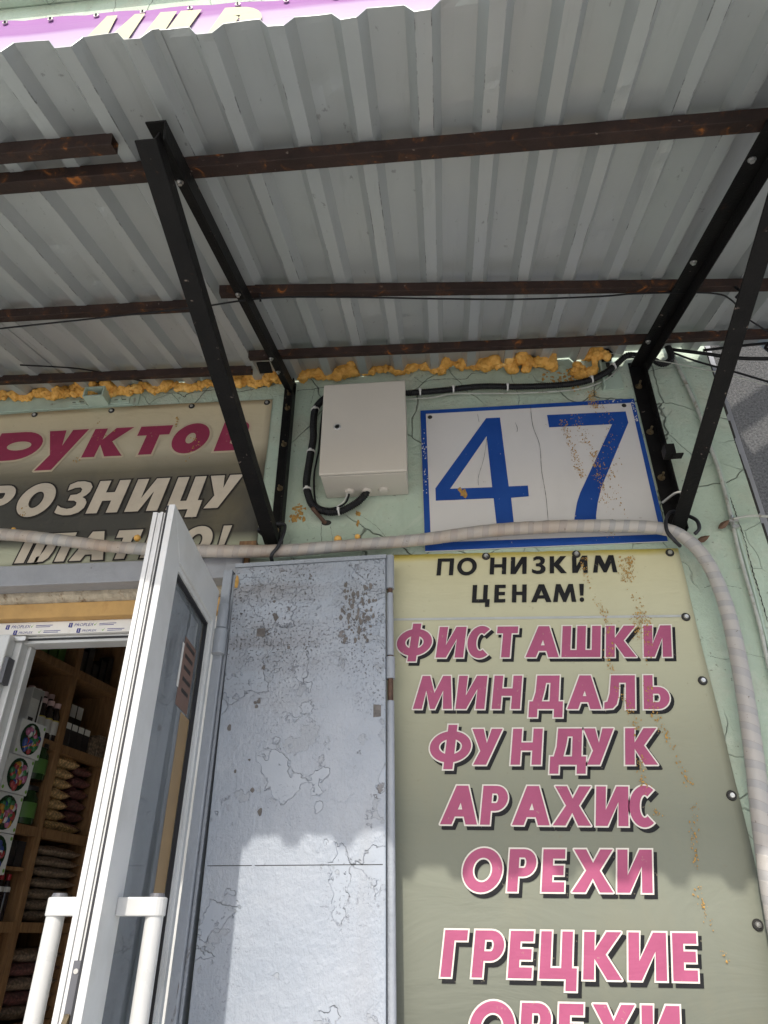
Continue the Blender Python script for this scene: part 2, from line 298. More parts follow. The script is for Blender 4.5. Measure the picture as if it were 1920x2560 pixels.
# ------------------------------------------------------------------ geometry helpers
class MB:
    def __init__(s): s.v = []; s.f = []; s.mi = []; s.uv = None
    def add(s, vs, fs, mi=0):
        o = len(s.v); s.v += [tuple(p) for p in vs]
        for f in fs: s.f.append(tuple(o + i for i in f)); s.mi.append(mi)
        return s
    def box(s, x0, x1, y0, y1, z0, z1, mi=0):
        vs = [(x, y, z) for z in (z0, z1) for y in (y0, y1) for x in (x0, x1)]
        return s.add(vs, [(0, 2, 3, 1), (4, 5, 7, 6), (0, 1, 5, 4), (2, 6, 7, 3), (0, 4, 6, 2), (1, 3, 7, 5)], mi)
    def obox(s, o, a, b, c, mi=0):          # corner + three edge vectors
        o, a, b, c = map(Vector, (o, a, b, c))
        vs = [o + a * i + b * j + c * k for k in (0, 1) for j in (0, 1) for i in (0, 1)]
        fs = [(0, 2, 3, 1), (4, 5, 7, 6), (0, 1, 5, 4), (2, 6, 7, 3), (0, 4, 6, 2), (1, 3, 7, 5)]
        if a.cross(b).dot(c) < 0: fs = [f[::-1] for f in fs]
        return s.add(vs, fs, mi)
    def extr(s, prof, p0, p1, up, mi=0, cap=True):   # prof: list of (side,up) points, swept p0->p1
        p0, p1, up = Vector(p0), Vector(p1), Vector(up)
        d = (p1 - p0).normalized(); sd = d.cross(up).normalized(); up = sd.cross(d)
        n = len(prof); vs = [p + sd * a + up * b for p in (p0, p1) for a, b in prof]
        fs = [(i, (i + 1) % n, n + (i + 1) % n, n + i) for i in range(n)]
        if cap: fs += [tuple(range(n))[::-1], tuple(range(n, 2 * n))]
        return s.add(vs, fs, mi)
    def hollow(s, p0, p1, wd, ht, t, up, mi=0):
        a, b = wd / 2, ht / 2; o = [(-a, -b), (a, -b), (a, b), (-a, b)]; i = [(-a + t, -b + t), (a - t, -b + t), (a - t, b - t), (-a + t, b - t)]
        s.extr(o, p0, p1, up, mi, False); s.extr(i[::-1], p0, p1, up, mi, False)
        p0, p1, up = Vector(p0), Vector(p1), Vector(up); d = (p1 - p0).normalized(); sd = d.cross(up).normalized(); up = sd.cross(d)
        for p in (p0, p1):
            vs = [p + sd * x + up * y for x, y in o + i]
            s.add(vs, [(k, (k + 1) % 4, 4 + (k + 1) % 4, 4 + k) for k in range(4)], mi)
        return s
    def cyl(s, p0, p1, r0, r1=None, seg=12, mi=0, cap=True):
        p0, p1 = Vector(p0), Vector(p1); r1 = r0 if r1 is None else r1
        d = (p1 - p0).normalized(); a = d.orthogonal().normalized(); b = d.cross(a)
        vs = [p + (a * math.cos(6.28318 * i / seg) + b * math.sin(6.28318 * i / seg)) * r for p, r in ((p0, r0), (p1, r1)) for i in range(seg)]
        fs = [(i, (i + 1) % seg, seg + (i + 1) % seg, seg + i) for i in range(seg)]
        if cap: fs += [tuple(range(seg))[::-1], tuple(range(seg, 2 * seg))]
        return s.add(vs, fs, mi)
    def lathe(s, c, prof, seg=14, mi=0):
        c = Vector(c); n = len(prof)
        vs = [c + Vector((r * math.cos(6.28318 * i / seg), r * math.sin(6.28318 * i / seg), z)) for r, z in prof for i in range(seg)]
        fs = [(k * seg + i, k * seg + (i + 1) % seg, (k + 1) * seg + (i + 1) % seg, (k + 1) * seg + i) for k in range(n - 1) for i in range(seg)]
        fs += [tuple(range(seg))[::-1], tuple(range((n - 1) * seg, n * seg))]
        return s.add(vs, fs, mi)
    def tube(s, pts, r, seg=10, step=None, rf=None, mi=0, uv=False):
        pts = [Vector(p) for p in pts]; P = spline(pts, step or r * .9); n = len(P)
        L = 0; frames = []; a = None; vs = []; us = []
        for i, p in enumerate(P):
            d = (P[min(i + 1, n - 1)] - P[max(i - 1, 0)]).normalized()
            if a is None: a = d.orthogonal().normalized()
            a = (a - d * a.dot(d)).normalized(); b = d.cross(a)
            if i: L += (p - P[i - 1]).length
            rr = r * (rf(L) if rf else 1)
            for k in range(seg + 1 if uv else seg):
                t = 6.28318 * k / seg; vs.append(p + (a * math.cos(t) + b * math.sin(t)) * rr); us.append((L, k / seg))
        m = seg + 1 if uv else seg; o = len(s.v); fs = []
        for i in range(n - 1):
            for k in range(seg):
                k2 = k + 1 if uv else (k + 1) % seg
                fs.append((i * m + k, i * m + k2, (i + 1) * m + k2, (i + 1) * m + k))
        fs += [tuple(range(seg))[::-1], tuple((n - 1) * m + k for k in range(seg))]
        s.add(vs, fs, mi)
        if uv: s.uv = us
        return s
    def poly(s, comp, y, mi=0):              # comp: [outer, holes...] of (x,z) laid on plane y, facing -Y
        bm = bmesh.new(); es = []
        for c in comp:
            vv = [bm.verts.new((p[0], p[1], 0)) for p in c]
            es += [bm.edges.new((vv[i - 1], vv[i])) for i in range(len(vv))]
        bmesh.ops.triangle_fill(bm, use_beauty=True, use_dissolve=False, edges=es, normal=(0, 0, 1))
        bm.verts.index_update(); vs = [(v.co.x, y, v.co.y) for v in bm.verts]; fs = []
        for f in bm.faces:
            q = [v.co for v in f.verts]; cr = (q[1] - q[0]).cross(q[2] - q[0]).z
            ids = tuple(v.index for v in f.verts)
            if abs(cr) > 1e-13: fs.append(ids if cr > 0 else ids[::-1])
        bm.free()
        return s.add(vs, fs, mi)

def spline(P, step):
    if len(P) < 3:
        n = max(2, int((P[1] - P[0]).length / step)); return [P[0].lerp(P[1], i / n) for i in range(n + 1)]
    out = []
    for i in range(len(P) - 1):
        a, b, c, d = P[max(i - 1, 0)], P[i], P[i + 1], P[min(i + 2, len(P) - 1)]
        n = max(2, int((c - b).length / step))
        for k in range(n):
            t = k / n
            out.append(.5 * ((2 * b) + (c - a) * t + (2 * a - 5 * b + 4 * c - d) * t * t + (3 * b - a - 3 * c + d) * t ** 3))
    out.append(P[-1]); return out

def root_of(p):
    while p.parent: p = p.parent
    return p
def obj(name, mb, mat, parent=None, smooth=False, bevel=0, loc=None):
    me = bpy.data.meshes.new(name)
    base = Vector(root_of(parent).location) if parent else Vector(loc or (0, 0, 0))
    me.from_pydata([tuple(Vector(v) - base) for v in mb.v], [], mb.f)
    for k in (mat if isinstance(mat, (list, tuple)) else [mat]): me.materials.append(MT[k])
    me.polygons.foreach_set('material_index', mb.mi)
    if smooth is True: me.polygons.foreach_set('use_smooth', [True] * len(mb.f))
    elif smooth: me.shade_smooth(); me.set_sharp_from_angle(angle=R(smooth))
    if mb.uv:
        l = me.uv_layers.new(name='UVMap')
        for lp in me.loops: l.data[lp.index].uv = mb.uv[lp.vertex_index]
    me.update()
    o = bpy.data.objects.new(name, me); COL.objects.link(o)
    if parent: o.parent = parent
    else: o.location = base
    if bevel:
        b = o.modifiers.new('bevel', 'BEVEL'); b.width = bevel; b.segments = 2; b.limit_method = 'ANGLE'; b.angle_limit = R(40)
    return o
def thing(name, label, cat, loc=(0, 0, 0), group=None):
    o = bpy.data.objects.new(name, None); COL.objects.link(o); o.location = loc; o.empty_display_size = .05
    return tag(o, label, cat, group)
def tag(o, label, cat, group=None):
    o['label'] = label; o['category'] = cat
    if group: o['group'] = group
    return o
def kind(o, k): o['kind'] = k; return o
def copy_tree(o, loc, label, group=None):
    c = o.copy(); COL.objects.link(c); c.location = loc; c['label'] = label
    if group: c['group'] = group
    for ch in [q for q in o.children]:
        d = ch.copy(); COL.objects.link(d); d.parent = c
        for e in [q for q in ch.children]:
            f = e.copy(); COL.objects.link(f); f.parent = d
    return c

# ------------------------------------------------------------------ letters (flat print, drawn as outlines)
def arc(cx, cy, rx, ry, a0, a1, n=12):
    return [(cx + rx * math.cos(R(a0 + (a1 - a0) * i / n)), cy + ry * math.sin(R(a0 + (a1 - a0) * i / n))) for i in range(n + 1)]
def glyph(c, w, T, gr=0.0):
    b = T * .86; m = w / 2
    if c == 'П': return [[[(0, 0), (0, 1), (w, 1), (w, 0), (w - T, 0), (w - T, 1 - b), (T, 1 - b), (T, 0)]]]
    if c == 'Н': return [[[(0, 0), (0, 1), (T, 1), (T, .5 + b / 2), (w - T, .5 + b / 2), (w - T, 1), (w, 1), (w, 0), (w - T, 0), (w - T, .5 - b / 2), (T, .5 - b / 2), (T, 0)]]]
    if c == 'И': return [[[(0, 0), (0, 1), (T, 1), (T, .40), (w - T * 1.2, 1), (w, 1), (w, 0), (w - T, 0), (w - T, .60), (T * 1.2, 0)]]]
    if c == 'Г': return [[[(0, 0), (0, 1), (w, 1), (w, 1 - b), (T, 1 - b), (T, 0)]]]
    if c == 'Т': return [[[(m - T / 2, 0), (m - T / 2, 1 - b), (0, 1 - b), (0, 1), (w, 1), (w, 1 - b), (m + T / 2, 1 - b), (m + T / 2, 0)]]]
    if c == 'Е': return [[[(0, 0), (0, 1), (w, 1), (w, 1 - b), (T, 1 - b), (T, .5 + b / 2), (w * .95, .5 + b / 2), (w * .95, .5 - b / 2), (T, .5 - b / 2), (T, b), (w, b), (w, 0)]]]
    if c == 'Ш': return [[[(0, 0), (0, 1), (T, 1), (T, b), (m - T / 2, b), (m - T / 2, 1), (m + T / 2, 1), (m + T / 2, b), (w - T, b), (w - T, 1), (w, 1), (w, 0)]]]
    if c == 'Ц':
        e = w + .12; return [[[(0, 0), (0, 1), (T, 1), (T, b), (w - T, b), (w - T, 1), (w, 1), (w, b), (e, b), (e, -.24), (e - T, -.24), (e - T, 0)]]]
    if c == 'Л': return [[[(0, 0), (0, .19), (.10 * w, .22), (.17 * w, .45), (.21 * w, 1), (w, 1), (w, 0), (w - T, 0), (w - T, 1 - b), (.21 * w + T * .9, 1 - b), (.17 * w + T, .40), (.12 * w + T * .95, .14), (.10 * w + T * .6, .02)]]]
    if c == 'Д': return [[[(0, -.24), (0, b), (.10 * w, b), (.17 * w, .5), (.19 * w, 1), (.87 * w, 1), (.87 * w, b), (w, b), (w, -.24), (w - T * .95, -.24), (w - T * .95, 0), (T * .95, 0), (T * .95, -.24)],
                          [(.37 * w, b), (.87 * w - T, b), (.87 * w - T, 1 - b), (.47 * w, 1 - b), (.44 * w, .55)]]]
    if c == 'Р':
        r = .325; return [[[(0, 0), (0, 1)] + arc(w - r, 1 - r, r, r, 90, -90) + [(T, 1 - 2 * r), (T, 0)],
                           [(T, 1 - b * .9), (T, 1 - 2 * r + b * .9)] + arc(w - r, 1 - r, max(r - T, .04), max(r - b * .9, .05), -90, 90)]]
    if c == 'Ь':
        r = .325; return [[[(0, 0), (0, 1), (T, 1), (T, 2 * r)] + arc(w - r, r, r, r, 90, -90),
                           [(T, b * .9)] + arc(w - r, r, max(r - T, .04), max(r - b * .9, .05), -90, 90) + [(T, 2 * r - b * .9)]]]
    if c == 'В':
        r = .25; q = .28; return [[[(0, 0), (0, 1)] + arc(w - .05 - r, .75, r, .25, 90, -70, 10) + arc(w - q, .28, q, .28, 70, -90, 10),
                                   [(T, .62), (T, 1 - b * .8)][::-1] + arc(w - .05 - r, .74, .08, .08, -90, 90, 8),
                                   [(T, b * .8)] + arc(w - q, .28, .09, .10, -90, 90, 8) + [(T, .38)]]]
    if c == 'О': return [[arc(m, .5, m, .525, 0, 360, 36)[:-1], arc(m, .5, m - T * 1.02, .525 - b * 1.05, 0, -360, 30)[:-1]]]
    if c == 'С': return [[arc(m, .5, m * 1.02, .525, 52, 308, 30) + arc(m * 1.02, .5, m - T * .98, .525 - b * 1.05, 302, 58, 26)]]
    if c == 'Ф':
        rx, ry, ex = m + gr, .44 + gr, T / 2 + gr; hx, hy = m - T - gr, .44 - b - gr
        a = math.degrees(math.acos(ex / rx)); ai = math.degrees(math.acos(min(.95, ex / hx)))
        out = [(m - ex, 1.12 + gr), (m + ex, 1.12 + gr)] + arc(m, .5, rx, ry, a, -a, 20) + [(m + ex, -.12 - gr), (m - ex, -.12 - gr)] + arc(m, .5, rx, ry, 180 + a, 180 - a, 20)
        return [[out, arc(m, .5, hx, hy, -ai, ai, 14), arc(m, .5, hx, hy, 180 - ai, 180 + ai, 14)]]
    if c == 'К':
        k = T + .36 * (w - T); return [[[(0, 0), (0, 1), (T, 1), (T, .60), (w - 1.45 * T, 1), (w - .02, 1), (k + .03, .52), (w, 0), (w - 1.35 * T, 0), (T, .43), (T, 0)]]]
    if c == 'Х': return [[[(0, 0), (m - .66 * T, .5), (.02 * w, 1), (1.3 * T, 1), (m, .68), (w - 1.3 * T, 1), (.98 * w, 1), (m + .66 * T, .5), (w, 0), (w - 1.3 * T, 0), (m, .32), (1.3 * T, 0)]]]
    if c == 'У': return [[[(0, 1), (1.25 * T, 1), (.52 * w, .60), (w - 1.2 * T, 1), (w, 1), (.56 * w, 0), (.14 * w, 0), (.33 * w, .38)]]]
    if c == 'А':
        k = m - .62 * T; ap = (m - 1.2 * T) / k
        return [[[(0, 0), (m - .62 * T, 1), (m + .62 * T, 1), (w, 0), (w - 1.2 * T, 0), (w - 1.2 * T - k * .2, .2), (1.2 * T + k * .2, .2), (1.2 * T, 0)],
                 [(1.2 * T + k * .38, .38), (w - 1.2 * T - k * .38, .38), (m, max(ap, .5))]]]
    if c == 'М': return [[[(0, 0), (.13 * w, 1), (.33 * w, 1), (m, .48), (.67 * w, 1), (.87 * w, 1), (w, 0), (w - T * 1.02, 0), (w - T - .055 * w, .55), (.56 * w, 0), (.44 * w, 0), (T + .055 * w, .55), (T * 1.02, 0)]]]
    if c == 'З': return [[[(x * w, y) for x, y in ((.08, .93), (.30, 1.02), (.55, 1.02), (.80, .96), (.93, .83), (.92, .68), (.84, .57), (.74, .52), (.88, .45), (.98, .33), (.97, .18), (.85, .05), (.62, -.02), (.35, -.02), (.12, .03), (0, .08), (0, .29), (.15, .22), (.38, .17), (.55, .19), (.64, .27), (.62, .36), (.50, .42), (.28, .43), (.28, .60), (.48, .61), (.60, .67), (.60, .77), (.50, .83), (.32, .82), (.10, .74))]]]
    if c == 'р': return [[[(0, -.42), (0, 1)] + arc(m, .5, m, .5, 90, -90, 14) + [(T, 0.0), (T, -.42)], arc(m * 1.06, .5, m - T * .9, .5 - b, 0, 360, 24)[:-1]]]
    if c == '!': return [[[(.15 * w, .34), (0, 1), (w, 1), (.85 * w, .34)]], [arc(m, .12, m * .95, .13, 0, 360, 14)[:-1]]]
    return []
def area(c): return sum(c[i - 1][0] * c[i][1] - c[i][0] * c[i - 1][1] for i in range(len(c))) / 2
def offset(c, d, hole):
    if (area(c) < 0) != hole: c = c[::-1]
    n = len(c); out = []
    for i in range(n):
        p, q, r = c[i - 1], c[i], c[(i + 1) % n]
        e1 = (q[0] - p[0], q[1] - p[1]); e2 = (r[0] - q[0], r[1] - q[1])
        l1 = math.hypot(*e1) or 1e-9; l2 = math.hypot(*e2) or 1e-9
        n1 = (e1[1] / l1, -e1[0] / l1); n2 = (e2[1] / l2, -e2[0] / l2)
        bx, by = n1[0] + n2[0], n1[1] + n2[1]; bl = math.hypot(bx, by)
        cross = e1[0] * e2[1] - e1[1] * e2[0]
        cosh = bl / 2
        if cosh > .62 or cross <= 0:
            k = d / max(cosh, .45); out.append((q[0] + bx / (bl or 1) * k, q[1] + by / (bl or 1) * k))
        else:
            out += [(q[0] + n1[0] * d, q[1] + n1[1] * d), (q[0] + bx / (bl or 1) * d, q[1] + by / (bl or 1) * d), (q[0] + n2[0] * d, q[1] + n2[1] * d)]
    return out
def word(letters, zf, h, T, slant, layers, y):
    """letters: (char, x0, x1); zf(x) baseline; layers: (offset, dx, dz, dy, material index)"""
    mb = MB()
    for c, x0, x1 in letters:
        for comp in glyph(c, (x1 - x0) / h, T):
            comp = [[p for i, p in enumerate(k) if math.dist(p, k[i - 1]) > 1e-4] for k in comp]
            put = lambda cmp: [[(x0 + px * h + slant * py * h, zf(x0 + px * h) + py * h) for px, py in k] for k in cmp]
            wc = put(comp)
            for off, dx, dz, dy, mi in layers:
                cc = [[(px + dx, pz + dz) for px, pz in (offset(k, off, i > 0) if off else k)] for i, k in enumerate(wc)]
                if c == 'Ф' and off: cc = [[(px + dx, pz + dz) for px, pz in k] for k in put(glyph(c, (x1 - x0) / h, T, off / h)[0])]
                try: mb.poly(cc, y + dy, mi)
                except Exception: pass
    return mb
def font_mesh(text, size):
    cu = bpy.data.curves.new('t', 'FONT'); cu.body = text; cu.size = size; cu.resolution_u = 2
    o = bpy.data.objects.new('t', cu); COL.objects.link(o)
    me = o.to_mesh(); vs = [tuple(v.co) for v in me.vertices]; fs = [tuple(p.vertices) for p in me.polygons]
    o.to_mesh_clear(); bpy.data.objects.remove(o); bpy.data.curves.remove(cu)
    return vs, fs

# ================================================================== SETTING
kind(obj('ground', MB().add([(-400, -400, .1), (400, -400, .1), (400, 400, .1), (-400, 400, .1)], [(0, 1, 2, 3)]), 'ground'), 'structure')
rm = MB()
rm.box(-3.4, .8, 2.6, 2.7, .1, 2.9).box(-3.5, -3.4, .32, 2.6, .1, 2.9).box(.8, .9, .32, 2.6, .1, 2.9).box(-3.5, .9, .32, 2.7, 2.9, 3.0).box(-3.4, .8, .32, 2.6, .12, .2)
kind(obj('shop_room', rm, 'room'), 'structure')

# ------------------------------------------------------------------ shop building
B = thing('shop_building', 'mint green plastered shop wall with fine cracks under the corrugated canopy', 'building', (0, .15, .1))
wm = MB()
wm.box(-.655, .962, 0, .32, .1, 6.7).box(-5, -.655, 0, .32, 2.575, 6.7).box(-5, -1.95, 0, .32, .1, 2.575)
obj('wall', wm, 'mint', B)
obj('cornice', MB().box(-5, .90, -.16, 0, 6.56, 6.72), 'mint', B, bevel=.01)
obj('roof_slab', MB().box(-5, .9, -.2, 3, 6.72, 6.9), 'mint', B)
lt = obj('lintel', MB().box(-2.6, -.603, -.022, .035, 2.535, 2.606), 'lintel', B, bevel=.003)
cm = MB(); nx = 220; vs = []
for i in range(nx + 1):
    x = -1.95 + 1.30 * i / nx
    a1 = mnoise.noise((x * 22, 0, 0)) + .6 * mnoise.noise((x * 70, 3, 0)); a2 = mnoise.noise((x * 31, 7, 1)) + .6 * mnoise.noise((x * 90, 2, 5))
    vs += [(x, .036, 2.5335), (x, .036 + .004 * a2, 2.522 + .004 * a1), (x, .044 + .004 * a1, 2.512 + .005 * a2), (x, .056 + .004 * a2, 2.505 + .004 * a1), (x, .11, 2.502 + .003 * a2), (x, .11, 2.574), (x, .036, 2.574)]
cm.add(vs, [(i * 7 + k, i * 7 + (k + 1) % 7, (i + 1) * 7 + (k + 1) % 7, (i + 1) * 7 + k) for i in range(nx) for k in range(7)])
obj('crumbled_concrete_edge', cm, 'concrete', B)
obj('insulation_strip', MB().box(-1.95, -.62, .05, .11, 2.455, 2.505), 'orange', B, bevel=.004)
obj('insulation_strip', MB().box(-.756, -.708, .03, .078, .2, 2.41), 'orange', B, bevel=.003)
def crack(pts, w0, par, name='plaster_crack'):
    mb = MB(); P = spline([Vector((p[0], -.0012, p[1])) for p in pts], .006)
    P = [p + Vector((random.uniform(-.0016, .0016), 0, random.uniform(-.0016, .0016))) for p in P]
    vs = []
    for i, p in enumerate(P):
        d = (P[min(i + 1, len(P) - 1)] - P[max(i - 1, 0)]).normalized(); nn = Vector((-d.z, 0, d.x))
        ww = w0 * random.uniform(.2, .8); vs += [p + nn * ww / 2, p - nn * ww / 2]
    mb.add(vs, [(2 * i, 2 * i + 1, 2 * i + 3, 2 * i + 2) for i in range(len(P) - 1)]); return obj(name, mb, 'crack', par)
for pts, ww in (([(-.985, 3.31), (-.93, 3.305), (-.90, 3.285), (-.89, 3.30), (-.80, 3.31), (-.72, 3.295), (-.66, 3.30), (-.60, 3.315), (-.53, 3.325)], .004),
                ([(-.485, 3.285), (-.44, 3.285), (-.40, 3.29), (-.362, 3.292)], .0035), ([(-.42, 3.29), (-.425, 3.25), (-.43, 3.22)], .0018),
                ([(-.06, 3.315), (-.03, 3.285), (.0, 3.295), (.06, 3.297), (.12, 3.29), (.15, 3.315), (.2, 3.31)], .0035),
                ([(.28, 3.31), (.285, 3.27), (.30, 3.19), (.29, 3.15)], .002), ([(.55, 3.19), (.60, 3.235), (.66, 3.24)], .003),
                ([(.86, 2.94), (.876, 2.92), (.89, 2.83), (.897, 2.72), (.90, 2.60), (.897, 2.50), (.896, 2.35), (.893, 2.2), (.89, 2.0)], .005),
                ([(.74, 3.27), (.80, 3.285), (.90, 3.28), (.955, 3.285)], .0022), ([(.75, 2.45), (.79, 2.46), (.84, 2.45)], .0015), ([(.72, 2.25), (.76, 2.24), (.80, 2.255), (.86, 2.24)], .0015),
                ([(-.37, 2.72), (-.365, 2.66), (-.355, 2.62)], .002), ([(-.34, 2.71), (-.33, 2.66), (-.335, 2.63)], .0016), ([(-.25, 2.75), (-.19, 2.70), (-.16, 2.655)], .0014), ([(-.27, 2.68), (-.20, 2.64)], .0012)):
    crack(pts, ww, B)
# jagged dark strip painting the shadow gap at the corner and metal flashing behind it
fl = MB(); zz = .2
while zz < 3.6:
    a = random.uniform(.03, .07); fl.box(.9625, .9625 + random.uniform(.002, .012), .004, .05, zz, zz + a); zz += a
obj('corner_shadow_strip', fl, 'crack', B)
obj('corner_flashing', MB().box(.978, .998, .03, .20, .1, 6.5), 'lintel', B)

# ------------------------------------------------------------------ neighbouring building
N = thing('neighbouring_building', 'dark roughcast wall of the next building seen past the wall corner', 'building', (3, 1.4, .1))
obj('wall', MB().box(1.05, 8, 1.2, 1.5, .1, 8.5), 'rough', N)
nb = MB()
obj('shadow_board', MB().extr([(-.03, -.75), (.03, -.75), (.03, .75), (-.03, .75)], (1.0, -1.0, 4.69), (3.4, -1.0, 6.35), (0, 0, 1)), 'lintel', N)  # unseen board added to throw the slanted shade on this wall
obj('shadow_rail', MB().extr([(-.03, -.05), (.03, -.05), (.03, .05), (-.03, .05)], (1.0, -1.0, 5.87), (3.4, -1.0, 7.53), (0, 0, 1)), 'lintel', N)  # unseen bar added to cast the narrow diagonal shadow
obj('shadow_board_bracket', MB().box(3.0, 3.08, -.97, 1.2, 6.0, 6.1), 'lintel', N)  # brackets added only to carry the unseen shadow board
obj('shadow_board_bracket', MB().box(1.3, 1.38, -.97, 1.2, 4.9, 5.0), 'lintel', N)

# ================================================================== CANOPY
TH = R(16.4); TN = math.tan(TH); NRM = Vector((0, -math.sin(TH), math.cos(TH)))
def cz(y, off=0): return 3.36 + TN * y - off / math.cos(TH)
C = thing('canopy', 'grey corrugated metal canopy on rusty purlins and black angle brackets', 'canopy', (0, 0, 3.3))
PIT, X0 = .127, .0145
def sheet(xa, xb, yin, yout, dz, seed):
    rnd = random.Random(seed); xs = [xa]; k = math.floor((xa - X0) / PIT) - 1
    while X0 + k * PIT < xb + PIT:
        for o in (-.0310, -.0145, -.0055, .0055, .0145, .0310): xs.append(X0 + k * PIT + o)
        xs.append(X0 + k * PIT + .055); xs.append(X0 + k * PIT + .072); k += 1
    xs = sorted(x for x in set(xs) if xa <= x <= xb) + [xb]
    def prof(x):
        r = abs(((x - X0 + PIT / 2) % PIT) - PIT / 2)
        return -.026 if r <= .0146 else (0 if r >= .0309 else -.026 * (.0310 - r) / .0165)
    rows = 84; vs = []; nx = len(xs)
    dents = [(rnd.uniform(xa, xb), rnd.uniform(-1.25, -.1), rnd.uniform(.010, .030), rnd.uniform(-.0045, .0045)) for _ in range(34)]
    for j in range(rows + 1):
        for x in xs:
            t = j / rows; yo = yout(x) + (.004 * mnoise.noise((x * 9, seed, 1)) if j == rows else 0); y = yin + (yo - yin) * t
            z = prof(x) + dz + .0022 * mnoise.noise((x * 5, y * 4, seed)) + .0010 * mnoise.noise((x * 18, y * 9, seed + 4))
            for dx, dy, dr, da in dents:
                q = ((x - dx) ** 2 + ((y - dy) * .8) ** 2) / dr ** 2
                if q < 4: z += da * math.exp(-q)
            if j == rows: z += .004 * mnoise.noise((x * 16, 3, seed))
            vs.append((x, y, cz(y) + z / math.cos(TH)))
    mb = MB().add(vs, [(j * nx + i, (j + 1) * nx + i, (j + 1) * nx + i + 1, j * nx + i + 1) for j in range(rows) for i in range(nx - 1)])
    o = obj('roof_sheet', mb, 'sheet', C); s = o.modifiers.new('thickness', 'SOLIDIFY'); s.thickness = .0008; s.offset = 0
    return o
e0 = lambda x: -1.322
sheet(-2.6, -1.314, -.004, e0, -.0064, 1)
sheet(-1.333, -.449, -.004, lambda x: -1.324, -.0034, 2)
sheet(-.470, .511, -.004, lambda x: -1.320 - max(0, x) * .06, 0, 3)
sheet(.494, 1.75, -.022, lambda x: -1.327 - max(0, x) * .09, .0030, 4)
def purlin(x0, y0, x1, y1, wd, ht):
    p = [Vector((x, y, cz(y, .0275))) - NRM * ht / 2 for x, y in ((x0, y0), (x1, y1))]
    return obj('purlin', MB().hollow(p[0], p[1], wd, ht, .003, NRM), 'purlin', C, bevel=.002)
purlin(-2.6, -1.046, 1.75, -1.036, .035, .029)
purlin(-2.6, -1.122, -.623, -1.121, .029, .029)
purlin(-.578, -.590, 1.75, -.362, .030, .026)
purlin(-2.6, -.585, -.640, -.532, .030, .026)
purlin(-.600, -.226, 1.75, -.125, .027, .026)
purlin(-2.6, -.215, -.619, -.126, .027, .026)
LP = lambda a, t: [(0, 0), (a, 0), (a, t), (t, t), (t, a), (0, a)]
def bracket(xl, xr, side):
    t = .004; mid = (xl + xr) / 2
    # rafter: top flange plus hanging web on the right
    a = Vector((0, -.012, cz(-.012, .0605))); b = Vector((0, -1.175, cz(-1.175, .0605)))
    d = (b - a); mb = MB()
    mb.obox(a + Vector((xl, 0, 0)), Vector((xr - xl, 0, 0)), d, -NRM * t)
    mb.obox(a + Vector((xr - t, 0, 0)) - NRM * t, Vector((t, 0, 0)), d, -NRM * .040)
    rf = obj('rafter', mb, 'black', C, bevel=.001)
    pb = MB()
    pb.box(xl, xr, -.006, -.001, 2.625, 3.315).box(xr - .005, xr, -.045, -.006, 2.625, 3.305)
    wp = obj('wall_post', pb, 'black', C, bevel=.001)
    s0 = Vector((xl - .004, -.030, 2.625)); s1 = Vector((xl - .012, -1.172, cz(-1.172, .105) - .012))
    d = s1 - s0; up = Vector((1, 0, 0)).cross(d).normalized()
    if up.z < 0: up = -up
    mb = MB(); mb.obox(s0, d, Vector((.042, 0, 0)), up * .005).obox(s0 + Vector((.037, 0, 0)) + up * .005, d, Vector((.005, 0, 0)), up * .034)
    st = obj('strut', mb, 'black', C, bevel=.001)
    return rf, wp, st
def bolt(parent, x, y, z, r=.008, nut='brass', stud=.012, dirv=(0, -1, 0), washer=True):
    d = Vector(dirv); p = Vector((x, y, z)); mb = MB()
    if washer: mb.cyl(p, p + d * .0022, r * 1.25, seg=14, mi=0)
    mb.cyl(p + d * .0022, p + d * .008, r * .78, seg=6, mi=1)
    if stud: mb.cyl(p + d * .008, p + d * (.008 + stud), r * .42, seg=8, mi=1)
    return obj('bolt', mb, [nut, nut], parent)
rl, pl_, sl_ = bracket(-.530, -.488, 0)
for z in (3.20, 3.04, 2.86, 2.70): bolt(pl_, -.512, -.006, z, .008)
bolt(pl_, -.512, -.006, 3.265, .006)
for y in (-.60, -.235, -.14, -1.02): bolt(rl, -.520, y, cz(y, .066), .006, 'chrome', 0, tuple(-NRM))
rr, pr_, sr_ = bracket(.688, .734, 1)
for z in (3.205, 3.01, 2.83): bolt(pr_, .705, -.006, z, .009, 'brass', .022)
for y in (-.60, -.19, -.95): bolt(rr, .70, y, cz(y, .066), .007, 'chrome', 0, tuple(-NRM))
obj('gusset_plate', MB().box(.695, .722, -.175, -.150, 2.80, 2.804).box(.672, .70, -.18, -.145, 2.803, 2.835), 'black', C)
obj('gusset_plate', MB().box(-.575, -.531, -.215, -.165, cz(-.2, .075), cz(-.2, .07)), 'black', C)
sp = obj('post_spike', MB().tube([(.688, -.012, 2.735), (.715, -.05, 2.742), (.735, -.06, 2.742)], .004, 8), 'chrome', C)

